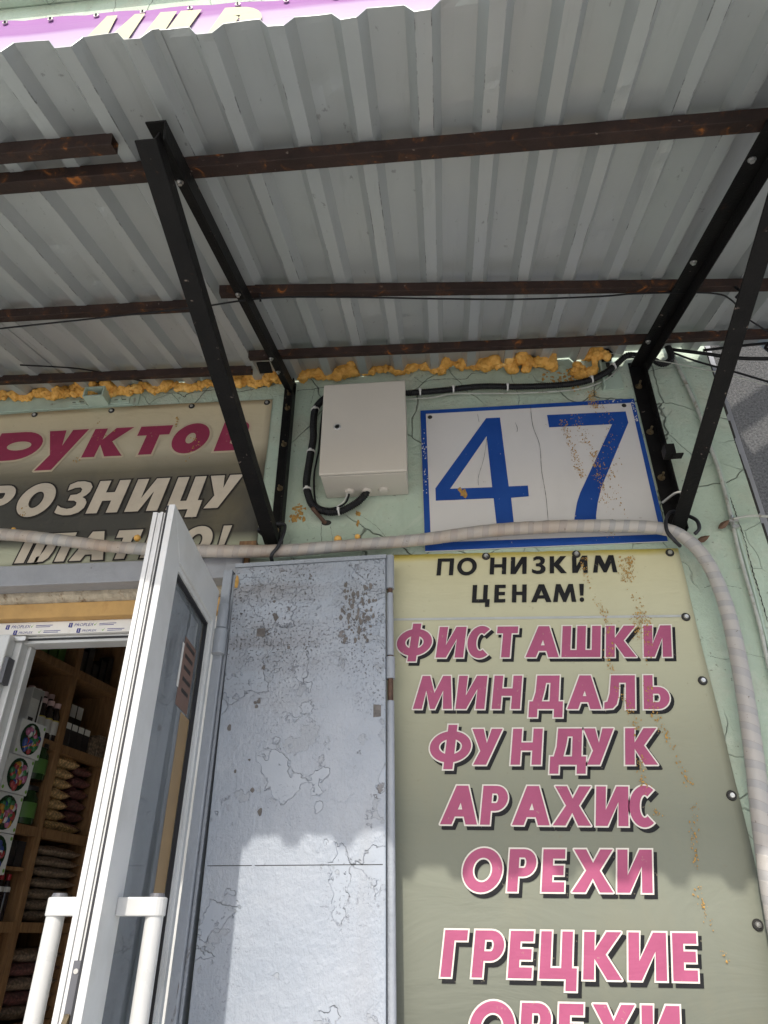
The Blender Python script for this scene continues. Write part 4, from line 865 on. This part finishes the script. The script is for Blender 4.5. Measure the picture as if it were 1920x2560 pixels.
for i in range(46): slab(lm, blobpoly(rnd.uniform(-.56, -.18), rnd.uniform(1.45, 2.5), rnd.uniform(.004, .012), rnd.uniform(.6, 1.6), 9), -.0798, -.0805 - rnd.uniform(0, .0006))
kind(obj('lifted_paint', lm, 'panel', SL), 'stuff')
br = MB()
for x0, z0, x1, z1 in ((-.521, 2.318, -.498, 2.342), (-.19, 2.085, -.170, 2.116)):
    slab(br, [(x0 + rnd.uniform(-.002, .002), z0), (x1, z0 + rnd.uniform(-.003, .003)), (x1 + rnd.uniform(-.002, .002), z1), (x0, z1 + rnd.uniform(-.003, .003))], -.0798, -.0806)
for i in range(110): slab(br, blobpoly(rnd.gauss(-.235 + .03 * math.sin(i), .012), rnd.uniform(2.29, 2.47), rnd.uniform(.0015, .0075) * rnd.random() ** .5, rnd.uniform(.9, 2.4), 11), -.0798, -.0806)
for i in range(14): slab(br, blobpoly(rnd.gauss(-.50, .04), rnd.uniform(1.85, 2.45), rnd.uniform(.003, .008), rnd.uniform(.8, 1.9), 8), -.0798, -.0806)
kind(obj('bare_patches', br, 'panel_bare', SL), 'stuff')
obj('yellow_scrap', MB().poly([[(-.600, 2.47), (-.592, 2.468), (-.589, 2.485), (-.592, 2.505), (-.598, 2.512), (-.601, 2.49)]], -.0838), 'drip', SL)

# steel jamb with barrel hinge
JB = thing('steel_door_jamb', 'grey steel door jamb with barrel hinge between white door and shutter leaf', 'door jamb', (-.63, -.04, .5))
obj('post', MB().box(-.642, -.614, -.078, -.001, .5, 2.5335), 'jamb', JB, bevel=.004)
obj('shutter_strip', MB().box(-.6135, -.6045, -.070, -.02, .5, 2.52), 'jamb', JB, bevel=.003)
obj('lintel_return', MB().box(-.655, -.603, -.030, -.0225, 2.536, 2.598), 'lintel', JB, bevel=.002)
for z0, z1, r in ((2.343, 2.416, .0155), (2.268, 2.341, .0185), (1.20, 1.30, .018)):
    obj('hinge_barrel', MB().cyl((-.624, -.084, z0), (-.624, -.084, z1), r, seg=20), 'jamb', JB, 40, bevel=.002)

# ================================================================== PVC DOOR FRAME
FR = thing('door_frame', 'white plastic door frame with printed protective film on its head', 'door frame', (-1.2, .1, .2))
fh = obj('frame_head', MB().box(-2.0, -.668, .08, .15, 2.412, 2.4545), 'pvc_film', FR, bevel=.002)
obj('rebate', MB().box(-1.37, -.7075, .095, .15, 2.388, 2.4115), 'pvc', FR, bevel=.002)
obj('seal', MB().box(-1.32, -.71, .088, .0945, 2.397, 2.402), 'gasket', FR)
obj('mullion', MB().box(-1.385, -1.318, .085, .15, .2, 2.4115), 'pvc', FR, bevel=.003)
obj('mullion_lip', MB().box(-1.3175, -1.306, .12, .15, .2, 2.3875), 'pvc', FR, bevel=.002)
obj('jamb', MB().box(-.707, -.6565, .02, .15, .2, 2.4115), 'pvc', FR, bevel=.003)
obj('strike_plate', MB().box(-1.337, -1.325, .050, .0845, 2.25, 2.33), 'seal', FR)
obj('corner_hinge', MB().box(-1.337, -1.300, .068, .0845, 2.389, 2.402), 'chrome', FR)
def ftext(s, size, x, z, y, par, mat, sx=1.0):
    vs, fs = font_mesh(s, size); mb = MB().add([(x + a * sx + b * .2, y, z + b) for a, b, c in vs], fs); return obj('film_print', mb, mat, par)
for i in range(5):
    x = -1.80 + i * .208
    for zz_, dx, s in ((2.4345, 0, .0145), (2.4155, .03, .0105)):
        ftext('PROPLEX', s, x + dx + .018, zz_, .0794, fh, 'ink_blue', 1.05)
        obj('film_logo', MB().poly([[(x + dx, zz_ - .002), (x + dx + .012, zz_ - .004), (x + dx + .013, zz_ + .012), (x + dx + .001, zz_ + .012)], [(x + dx + .0055, zz_), (x + dx + .0075, zz_), (x + dx + .0075, zz_ + .010), (x + dx + .0055, zz_ + .010)][::-1]], .0794), 'ink_blue', fh)
        obj('film_tick', MB().poly([[(x + dx + .082, zz_ + .006), (x + dx + .086, zz_), (x + dx + .093, zz_ + .012), (x + dx + .086, zz_ + .004)]], .0794), 'ink_green', fh)
        obj('film_line', MB().poly([[(x + dx + .10, zz_ + .006), (x + dx + .155, zz_ + .006), (x + dx + .155, zz_ + .008), (x + dx + .10, zz_ + .008)]], .0794).poly([[(x + dx + .10, zz_ + .001), (x + dx + .148, zz_ + .001), (x + dx + .148, zz_ + .003), (x + dx + .10, zz_ + .003)]], .0794), 'ink_blue', fh)
# left closed sash
LS = thing('closed_sash', 'white plastic sash at the left picture edge beside the doorway', 'door', (-1.6, .06, .25))
obj('stile', MB().box(-1.55, -1.338, .045, .0845, .25, 2.402), 'pvc', LS, bevel=.004)
obj('top_rail', MB().box(-1.90, -1.5505, .045, .0845, 2.30, 2.402), 'pvc', LS, bevel=.004)
obj('outer_stile', MB().box(-1.995, -1.9005, .045, .0845, .25, 2.402), 'pvc', LS, bevel=.004)
obj('bottom_rail', MB().box(-1.90, -1.5505, .045, .0845, .25, .40), 'pvc', LS, bevel=.004)
obj('pane', MB().box(-1.90, -1.5505, .060, .066, .40, 2.30), 'glass', LS)

# ================================================================== OPEN PVC DOOR LEAF
U = Vector((-.078, .997, 0)).normalized(); NR = Vector((U.y, -U.x, 0)); A = Vector((-.600, -.579, 0)); ZZ = Vector((0, 0, 1))
TOP, BOT, LEN = 2.45, .25, .478
DL = thing('open_door_leaf', 'white plastic glazed door leaf standing open towards the camera with pull handles', 'door', (-.64, -.25, .2))
def lbox(mb, s0, s1, o0, o1, z0, z1, mi=0):
    return mb.obox(A + U * s0 + NR * o0 + ZZ * z0, U * (s1 - s0), NR * (o1 - o0), ZZ * (z1 - z0), mi)
SW = .098; RW = .099; SH = .024
# outer flange layer (visible right face) with mitred corners
def mit(name, quad):
    mb = MB(); o0, o1 = -.0145, 0
    vs = [A + U * s + NR * o + ZZ * z for o in (o1, o0) for s, z in quad]
    mb.add(vs, [(0, 1, 2, 3), (7, 6, 5, 4), (0, 4, 5, 1), (1, 5, 6, 2), (2, 6, 7, 3), (3, 7, 4, 0)])
    bm = bmesh.new(); o = obj(name, mb, 'pvc', DL, bevel=.0012); bm.from_mesh(o.data); bmesh.ops.recalc_face_normals(bm, faces=bm.faces); bm.to_mesh(o.data); bm.free(); return o
mit('lock_stile', [(0, BOT), (SW, BOT + RW), (SW, TOP - RW), (0, TOP)])
mit('hinge_stile', [(LEN, BOT), (LEN, TOP), (LEN - SH, TOP - RW), (LEN - SH, BOT + RW)])
mit('top_rail', [(.0006, TOP), (SW + .0004, TOP - RW), (LEN - SH - .0004, TOP - RW), (LEN - .0006, TOP)])
mit('bottom_rail', [(.0006, BOT), (LEN - .0006, BOT), (LEN - SH - .0004, BOT + RW), (SW + .0004, BOT + RW)])
# inner body: stepped profile of the leaf edge
for nm, s0, s1, z0, z1 in (('lock_edge', .010, .086, BOT + .012, TOP - .014), ('hinge_edge', LEN - .0235, LEN - .008, BOT + .012, TOP - .014)):
    e = MB(); 
    for o0, o1, ds in ((-.0275, -.0200, .004), (-.0345, -.0280, .0), (-.0415, -.0350, .004), (-.0520, -.0420, .001)): lbox(e, s0 + ds, s1, o0, o1, z0, z1)
    lbox(e, s0 + .009, s1 - .001, -.0515, -.0205, z0 + .001, z1 - .001)
    obj(nm, e, 'pvc', DL, bevel=.0008)
e = MB(); lbox(e, .0865, LEN - .024, -.052, -.0200, TOP - .086, TOP - .014); obj('top_edge', e, 'pvc', DL)
e = MB(); lbox(e, .0865, LEN - .024, -.052, -.0200, BOT + .012, BOT + .086); obj('bottom_edge', e, 'pvc', DL)
e = MB(); lbox(e, .002, .0130, -.0196, -.0148, BOT + .01, TOP - .002); lbox(e, .014, LEN - .004, -.0196, -.0148, TOP - .012, TOP - .002); obj('gasket', e, 'gasket', DL)
# glazing bead, seal and pane
e = MB()
lbox(e, SW + .0005, SW + .014, -.016, -.006, BOT + RW, TOP - RW); lbox(e, LEN - SH - .014, LEN - SH - .0005, -.016, -.006, BOT + RW, TOP - RW)
lbox(e, SW + .0145, LEN - SH - .0145, -.016, -.006, TOP - RW - .014, TOP - RW - .0005); obj('glazing_bead', e, 'pvc', DL)
e = MB(); lbox(e, SW + .0145, SW + .019, -.02, -.010, BOT + RW, TOP - RW - .015); lbox(e, LEN - SH - .019, LEN - SH - .0145, -.02, -.010, BOT + RW, TOP - RW - .015); lbox(e, SW + .0195, LEN - SH - .0195, -.02, -.010, TOP - RW - .020, TOP - RW - .0145); obj('glass_seal', e, 'gasket', DL)
e = MB(); lbox(e, SW - .008, LEN - SH + .008, -.0275, -.0225, BOT + RW, TOP - RW + .004); obj('pane', e, 'glass', DL)
e = MB(); lbox(e, LEN - SH - .100, LEN - SH - .0205, -.0222, -.0212, BOT + RW + .01, 2.07); obj('painted_reflection_strip', e, 'reflection_brown', DL)  # brown strip painted on the pane, standing in for a reflected band
# notice taped behind the glass
e = MB(); lbox(e, .30, .405, -.0222, -.0212, 2.075, 2.245); nt_ = obj('notice', e, 'notice', DL)
e = MB()
for i in range(5): lbox(e, .312 + .004 * i, .395 - .006 * (i % 3), -.0210, -.0207, 2.225 - i * .028, 2.235 - i * .028)
obj('notice_print', e, 'ink_dark', nt_)
e = MB(); lbox(e, .287, .2995, -.0222, -.0212, 2.115, 2.225); obj('tape', e, 'paper', DL)
# lock hardware on the free edge
e = MB(); lbox(e, .0085, .0100, -.0335, -.0205, 1.20, 1.565); lp = obj('lock_plate', e, 'seal', DL)
obj('latch', MB().cyl(A + U * .009 + NR * -.027 + ZZ * 1.49, A + U * -.004 + NR * -.027 + ZZ * 1.47, .006, seg=8), 'brass', lp)
obj('lock_screw', MB().cyl(A + U * .0086 + NR * -.027 + ZZ * 1.55, A + U * .0072 + NR * -.027 + ZZ * 1.55, .004, seg=10), 'chrome', lp)
# pull handles, one on each face
def pull(o_face, o_tube, s_c, name):
    rt = .0185; P = lambda s, o, z: A + U * s + NR * o + ZZ * z
    body = MB().cyl(P(s_c, o_tube, .75), P(s_c, o_tube, 1.640), .0158, seg=24)
    h = obj(name, body, 'handle', DL, 40)
    sgn = 1 if o_tube > 0 else -1; n = 10
    for zc in (1.645, .78):
        e = MB()
        out = [(s_c - rt, o_face), (s_c - rt, o_tube)] + [(s_c + rt * math.cos(R(180 - 18 * k)), o_tube + sgn * rt * math.sin(R(180 - 18 * k))) for k in range(1, n)] + [(s_c + rt, o_tube), (s_c + rt, o_face)]
        m = len(out); vs = [P(a, b, zc - .015) for a, b in out] + [P(a, b, zc + .015) for a, b in out]
        e.add(vs, [(i, (i + 1) % m, m + (i + 1) % m, m + i) for i in range(m)] + [tuple(range(m))[::-1], tuple(range(m, 2 * m))])
        ob = obj('handle_bracket', e, 'handle', h)
        bm = bmesh.new(); bm.from_mesh(ob.data); bmesh.ops.recalc_face_normals(bm, faces=bm.faces); bm.to_mesh(ob.data); bm.free()
        bv = ob.modifiers.new('bevel', 'BEVEL'); bv.width = .002; bv.segments = 2; bv.limit_method = 'ANGLE'
    obj('end_cap', MB().cyl(P(s_c, o_tube, 1.660), P(s_c, o_tube, 1.6665), .0145, .012, 20), 'seal', h)
pull(0, .066, .088, 'pull_handle')
pull(-.052, -.112, .085, 'pull_handle')

# ================================================================== WALL PIPES, WIRES ON THE RIGHT
tag(obj('wall_cable', MB().tube([(.836, -.008, 3.36), (.846, -.012, 3.298), (.862, -.012, 3.18), (.872, -.014, 3.074), (.875, -.014, 2.95), (.880, -.014, 2.835), (.874, -.016, 2.67), (.868, -.014, 2.55), (.866, -.012, 2.331), (.858, -.012, 2.2), (.85, -.012, 1.9)], .0058, 8), 'wire', smooth=True, loc=(.86, 0, 1.9)), 'pale painted cable running down the wall near its right corner', 'cable')
tag(obj('wall_cable', MB().tube([(.846, -.006, 3.36), (.855, -.008, 3.298), (.880, -.008, 3.12), (.886, -.006, 2.95), (.890, -.006, 2.80), (.884, -.008, 2.668), (.882, -.008, 2.5), (.877, -.006, 2.30), (.87, -.006, 1.9)], .0045, 8), 'mint_metal', smooth=True, loc=(.88, 0, 1.9)), 'thin mint painted cable just right of the pale cable', 'cable')
CP = thing('cable_clip', 'rusty clip with a twig of string where the wall cables cross', 'clip', (.876, -.015, 2.66))
obj('clamp', MB().box(.862, .890, -.024, -.004, 2.652, 2.660).box(.866, .886, -.026, -.004, 2.632, 2.640).cyl((.874, -.02, 2.63), (.874, -.02, 2.675), .004), 'chrome', CP)
tag(obj('cord', MB().tube([(.874, -.025, 2.66), (.92, -.03, 2.665), (.965, -.04, 2.655), (1.05, -.05, 2.64), (1.3, -.05, 2.60)], .004, 7), 'wire', smooth=True, loc=(.9, -.03, 2.66)), 'pale cord stretched from the cable clip past the wall corner', 'cord')
for px, pz, a, lb in ((.845, 2.645, .5, 'dry brown leaf caught left of the cable clip'), (.775, 2.60, .2, 'dry brown leaf hanging below the right bracket foot')):
    k = [(math.cos(t) * .018 * (1 - .4 * abs(math.sin(t))), math.sin(t) * .010) for t in [i * .785 for i in range(8)]]
    tag(obj('dry_leaf', MB().add([(px + x * math.cos(a) - y * math.sin(a), -.022 - .010 * x / .018 + .006 * abs(y) / .01, pz + x * math.sin(a) + y * math.cos(a)) for x, y in k] + [(px, -.025, pz)], [(i, (i + 1) % 8, 8) for i in range(8)]), 'leaf', loc=(px, -.02, pz)), lb, 'leaf')
def wire(pts, r, label, name='overhead_cable', mat='cable'):
    return tag(obj(name, MB().tube(pts, r, 7, .012), mat, smooth=True, loc=pts[0]), label, 'cable')
yb = lambda y, o=.068: cz(y, o)
wire([(-2.2, -.47, 3.14), (-1.257, -.524, 3.128), (-1.003, -.540, 3.123), (-.664, -.561, 3.117), (-.52, -.579, 3.111), (-.408, -.576, 3.118), (-.188, -.548, 3.127), (.035, -.514, 3.137), (.261, -.484, 3.146), (.487, -.468, 3.153), (.596, -.466, 3.156), (.80, -.445, 3.161), (.87, -.415, 3.155), (.93, -.36, 3.13), (1.10, -.30, 3.06), (1.4, -.3, 2.96)], .0026, 'thin black cable running along the middle purlin of the canopy')
wire([(-1.34, -.30, 3.2), (-1.20, -.18, 3.28), (-1.05, -.05, 3.33)], .0028, 'short black cable crossing the canopy corner at the far left')
wire([(.875, -.445, 3.19), (.868, -.455, 3.165), (.872, -.462, 3.14), (.858, -.455, 3.125)], .004, 'black tie wrapped round the middle purlin at the right', 'purlin_tie')
wire([(-.472, -.575, 3.165), (-.466, -.583, 3.14), (-.466, -.565, 3.118)], .003, 'thin black tie on the middle purlin by the left bracket', 'purlin_tie')
wire([(.83, -.03, 3.345), (.92, -.05, 3.30), (1.05, -.08, 3.235), (1.25, -.12, 3.19), (1.6, -.15, 3.17)], .0062, 'thickest black cable sagging from the wall top to the right')
wire([(.83, -.025, 3.34), (.90, -.04, 3.275), (1.0, -.06, 3.20), (1.15, -.08, 3.10), (1.4, -.1, 2.98)], .0036, 'thin black cable below the thickest cable at the right')
wire([(.94, -.03, 3.33), (1.1, -.06, 3.315), (1.3, -.08, 3.30), (1.7, -.1, 3.28)], .005, 'straight black cable under the canopy edge at the right')
wire([(.62, -.05, 3.325), (.75, -.06, 3.275), (.90, -.08, 3.20), (1.05, -.1, 3.11), (1.35, -.1, 2.97)], .0017, 'thin pale wire drooping from the right post past the corner', 'overhead_wire', 'wire')
wire([(1.30, -.13, 3.185), (1.18, -.12, 3.20), (1.10, -.12, 3.225), (1.10, -.12, 3.255), (1.17, -.12, 3.275), (1.3, -.12, 3.28)], .006, 'loop of black cable in front of the dark neighbouring wall')

# ================================================================== SHELVES AND GOODS INSIDE THE SHOP
a9 = R(9.7); EV = Vector((math.sin(a9), math.cos(a9), 0)); NV = Vector((EV.y, -EV.x, 0)); OS = Vector((-1.5, .45, 0))
def SP(s, o, z): return OS + EV * s + NV * o + ZZ * z
def sbox(mb, s0, s1, o0, o1, z0, z1, mi=0): return mb.obox(SP(s0, o0, z0), EV * (s1 - s0), NV * (o1 - o0), ZZ * (z1 - z0), mi)
SU = thing('shelf_unit', 'brown pine shelf unit along the left inside of the shop', 'shelf', tuple(SP(.4, -.15, .2)))
for s in (-.06, .246, .56, .88, 1.2):
    e = MB(); sbox(e, s - .016, s + .016, -.03, 0, .2, 2.85); obj('post', e, 'wood', SU, bevel=.002)
    e = MB(); sbox(e, s - .012, s + .012, -.30, -.031, .2, 2.85); obj('side_panel', e, 'wood', SU)
for z in (2.80, 2.505, 2.215, 1.925, 1.635, 1.35, 1.05):
    e = MB(); sbox(e, -.06, 1.2, -.30, -.032, z - .018, z); obj('shelf_board', e, 'wood', SU)
    e = MB(); sbox(e, -.043, .229, -.030, .004, z - .026, z + .004); sbox(e, .263, .543, -.030, .004, z - .026, z + .004); sbox(e, .577, .863, -.03, .004, z - .026, z + .004); obj('front_rail', e, 'wood', SU)
e = MB(); sbox(e, -.10, 1.25, -.33, -.302, .2, 2.85); obj('back_panel', e, 'wood', SU)
# bottles, two ranks
bt = thing('juice_bottle', 'x', 'bottle', tuple(SP(.133, -.021, 2.221)), 'dark bottles on the upper shelf')
bp = SP(.133, -.021, 2.221)
b0 = obj('body', MB().lathe(bp, [(.017, 0), (.018, .004), (.018, .09), (.009, .112), (.009, .122)], 14), 'bottle', bt, 40)
obj('label', MB().lathe(bp, [(.0184, .022), (.0184, .072)], 14, 0), 'label_white', b0, 40)
obj('label_band', MB().lathe(bp, [(.0187, .070), (.0187, .074)], 14, 0), 'label_yellow', b0, 40)
obj('lid', MB().lathe(bp, [(.0125, .122), (.0125, .140)], 14), 'lid_pink', bt, 40)
k = 0
names = ['near post', 'middle', 'near door']
bt['label'] = 'dark bottle with pale lid in front rank on the upper shelf, nearest the door'
copy_tree(bt, SP(.173, -.021, 2.221), 'dark bottle with pale lid in front rank on the upper shelf, second from the door')
copy_tree(bt, SP(.211, -.021, 2.221), 'dark bottle with pale lid in front rank on the upper shelf, beside the post')
for i, (s, o) in enumerate(((.140, -.064), (.178, -.064), (.2155, -.064))):
    c = copy_tree(bt, SP(s, o, 2.262), ['first', 'second', 'third'][i] + ' dark bottle from the door in the raised back rank'); 
copy_tree(bt, SP(.102, -.064, 2.262), 'dark bottle standing just behind the pale carton')
e = MB(); sbox(e, .092, .2335, -.084, -.043, 2.2155, 2.2615); tag(obj('bottle_riser', e, 'carton_black', loc=SP(.1, -.1, 2.22)), 'low dark tray lifting the back rank of bottles', 'tray')
# cartons
def carton(s0, s1, o0, o1, z0, z1, front, label, group=None, bar=True):
    t = thing('carton', label, 'box', tuple(SP((s0 + s1) / 2, (o0 + o1) / 2, z0)), group)
    e = MB(); sbox(e, s0, s1, o0, o1, z0, z1); obj('body', e, front, t, bevel=.001)
    e = MB(); h = z1 - z0
    if bar:
        sbox(e, s0 + .002, s1 - .002, o1 + .0002, o1 + .0006, z1 - h * .28, z1 - .003); obj('printed_panel', e, 'carton_white' if front == 'carton_black' else 'carton_side', t)
    return t
carton(.028, .088, -.12, .012, 2.236, 2.372, 'carton_white', 'large pale carton lying at the door end of the upper shelf')
e = MB(); sbox(e, .072, .080, .0122, .0128, 2.25, 2.35); sbox(e, .035, .060, .0122, .0128, 2.255, 2.268); obj('printed_text', e, 'carton_black', bpy.data.objects['carton'])
for i in range(4): carton(.268 + i * .040, .305 + i * .040, -.06, -.012, 2.2205, 2.312, 'carton_black', ['nearest', 'second', 'third', 'farthest'][i] + ' black carton with white top band in the row behind the post', 'black cartons behind the post')
for i in range(3): carton(.300 + i * .042, .338 + i * .042, -.10, -.065, 2.2205 + .095 * 0, 2.405, 'carton_white' if i == 0 else 'carton_black', ['tall white carton at the left of the back row', 'tall black carton in the middle of the back row', 'tall black carton at the right of the back row'][i], 'tall cartons behind the post')
for i in range(2): carton(.44 + i * .05, .485 + i * .05, -.06, -.012, 2.2205, 2.29 + .02 * i, 'bag_dark', ['nearer', 'farther'][i] + ' dim brown carton deep on the upper shelf', 'dim cartons', False)
for i in range(6): carton(.27 + i * .045, .305 + i * .045, -.10, -.05, 2.51, 2.59 + .03 * (i % 3), 'carton_black', ['first', 'second', 'third', 'fourth', 'fifth', 'sixth'][i] + ' dim dark carton behind the post on the top shelf', 'dim cartons on the top shelf', False)
for i in range(4): carton(.03 + i * .05, .07 + i * .05, -.10, -.05, 2.51, 2.60 + .02 * (i % 2), 'jar_label', ['first', 'second', 'third', 'fourth'][i] + ' dim green carton from the door on the top shelf', 'dim green cartons', False)
# jars
jr = thing('glass_jar', 'large dark green jar on the middle shelf, upper of two', 'jar', tuple(SP(.175, -.03, 2.078)))
jp = SP(.175, -.03, 2.078)
obj('glass', MB().lathe(jp, [(.040, 0), (.043, .006), (.043, .085), (.034, .100), (.034, .112)], 22), 'jar', jr, 40)
obj('lid', MB().lathe(jp, [(.037, .110), (.037, .124), (.034, .126)], 22), 'carton_black', jr, 40)
obj('label', MB().lathe(jp, [(.0434, .020), (.0434, .070)], 22), 'jar_label', jr, 40)
copy_tree(jr, SP(.172, -.03, 1.931), 'large dark green jar on the middle shelf, lower of two')
e = MB(); sbox(e, .10, .128, -.06, -.01, 1.931, 2.05); tag(obj('slim_box', e, 'carton_side', loc=SP(.11, -.03, 1.931)), 'slim grey box standing beside the dark jars', 'box')
# bags of nuts
def bag(s0, s1, z, th, mat, label, group, o=-.02, dp=.085):
    rn = random.Random(int(z * 1000 + s0 * 777)); mb = MB(); nx_, ny_ = 22, 12; c = SP((s0 + s1) / 2, o - dp / 2, z)
    vs = []; 
    for side in (1, -1):
        for j in range(ny_ + 1):
            for i in range(nx_ + 1):
                u = i / nx_ * 2 - 1; v = j / ny_ * 2 - 1
                pr = max(0, (1 - abs(u) ** 3.2)) ** .6 * max(0, (1 - abs(v) ** 3)) ** .6
                hh = th / 2 * pr * (1 + .10 * mnoise.noise((u * 2 + z * 9, v * 2, side)))
                vs.append(SP((s0 + s1) / 2 + u * (s1 - s0) / 2, o - dp / 2 + v * dp / 2 * 1.1, z + th / 2 + side * hh + .003 * mnoise.noise((u * 2, z * 20, 3))))
    n = (nx_ + 1) * (ny_ + 1); fs = []
    for j in range(ny_):
        for i in range(nx_):
            q = [j * (nx_ + 1) + i, j * (nx_ + 1) + i + 1, (j + 1) * (nx_ + 1) + i + 1, (j + 1) * (nx_ + 1) + i]
            fs.append(tuple(q)); fs.append(tuple(x + n for x in q[::-1]))
    return tag(obj('nut_bag', mb.add(vs, fs), mat, smooth=True, loc=SP((s0 + s1) / 2, o, z)), label, 'bag', group)
ordn = ['lowest', 'second', 'third', 'fourth', 'fifth', 'sixth', 'topmost']
for i in range(7): bag(.268, .395 + (.10 if i == 0 else (.02 if i == 6 else 0)), 1.928 + i * .0365, .040 + (.012 if i == 6 else 0), 'bag_nut', ordn[i] + ' of the golden nut bags stacked behind the post', 'golden nut bags')
for i in range(6): bag(.405, .53, 1.93 + i * .042, .046, 'bag_plum', ordn[i] + ' of the dark red bags behind the golden nut bags', 'dark red bags', -.04)
for i in range(7): bag(.275, .535, 1.640 + i * .0345, .038, 'bag_dark', ordn[i] + ' of the dark brown bags on the shelf below the golden bags', 'dark brown bags')
for i in range(5): bag(.27, .54, 1.36 + i * .04, .045, 'bag_plum' if i % 2 else 'bag_dark', ordn[i] + ' of the bags on the lowest shelf in view', 'lowest bags')
# candy boxes at the door side
rc = random.Random(5)
for i, (s0, z0) in enumerate(((-.062, 2.118), (-.078, 2.000), (-.088, 1.882), (-.09, 1.764))):
    t = thing('candy_box', ['pale box of wrapped sweets with oval window, top of the stack', 'pale box of wrapped sweets with oval window, second in the stack', 'pale box of wrapped sweets with oval window, third in the stack', 'pale box of wrapped sweets with oval window, lowest of the stack'][i], 'box', tuple(SP(s0 + .06, .05, z0)), 'candy boxes')
    e = MB(); sbox(e, s0, s0 + .125, -.02, .078, z0, z0 + .116); obj('body', e, 'carton_white', t, bevel=.002)
    ov = arc(s0 + .0600, z0 + .058, .048, .052, 0, 360, 22)[:-1]; e = MB()
    e.add([SP(a, .0786, b) for a, b in ov], [tuple(range(22))]); obj('window', e, 'dark_window', t)
    for q in range(34):
        ag = rc.uniform(0, 6.28); rr_ = rc.uniform(0, 1) ** .5; s = s0 + .0625 + math.cos(ag) * .036 * rr_; z = z0 + .055 + math.sin(ag) * .038 * rr_
        p = SP(s, .080, z); e = MB().lathe(p - ZZ * .007, [(.004, -.006), (.009, .001), (.010, .008), (.008, .014), (.003, .018)], 7)
        obj('sweet', e, rc.choice(['candy_blue', 'candy_green', 'candy_red', 'candy_pink', 'candy_white', 'candy_gold']), t, True)
    for cx, cz2 in ((.008, .012), (.117, .104), (.117, .012)):
        e = MB().add([SP(s0 + cx + .005 * math.cos(k_ * .7), .0784, z0 + cz2 + .006 * math.sin(k_ * .7)) for k_ in range(9)], [tuple(range(9))]); obj('corner_mark', e, 'ink_green', t)
# dark packs and bottles low on the left
for i in range(4):
    t = thing('sauce_bottle', ['first', 'second', 'third', 'fourth'][i] + ' black bottle with red cap from the door on the lower left shelf', 'bottle', tuple(SP(.09 + i * .032, -.03, 1.64)), 'black bottles with red caps')
    p = SP(.09 + i * .032, -.03, 1.64); obj('body', MB().lathe(p, [(.013, 0), (.014, .01), (.014, .10), (.006, .12)], 12), 'bottle', t, 40)
    obj('cap', MB().lathe(p, [(.007, .12), (.007, .138)], 10), 'red', t, 40); e = MB(); e.lathe(p, [(.0143, .085), (.0143, .10)], 12); obj('label', e, 'label_white', t)
e = MB(); sbox(e, .03, .225, -.06, -.01, 1.79, 1.80); tag(obj('inner_shelf', e, 'wood', loc=SP(.1, -.03, 1.79)), 'short brown extra shelf over the black bottles', 'shelf')
for i in range(5): carton(.06 + i * .034, .09 + i * .034, -.06, -.012, 1.36, 1.47 + .02 * (i % 2), 'carton_black', ['first', 'second', 'third', 'fourth', 'fifth'][i] + ' dark packet from the door on the bottom left shelf', 'dark packets', False)
for i in range(3): carton(.08 + i * .045, .12 + i * .045, -.06, -.012, 1.8015, 1.88, 'carton_black', ['first', 'second', 'third'][i] + ' dark packet from the door on the short extra shelf', 'dark packets on the extra shelf', False)
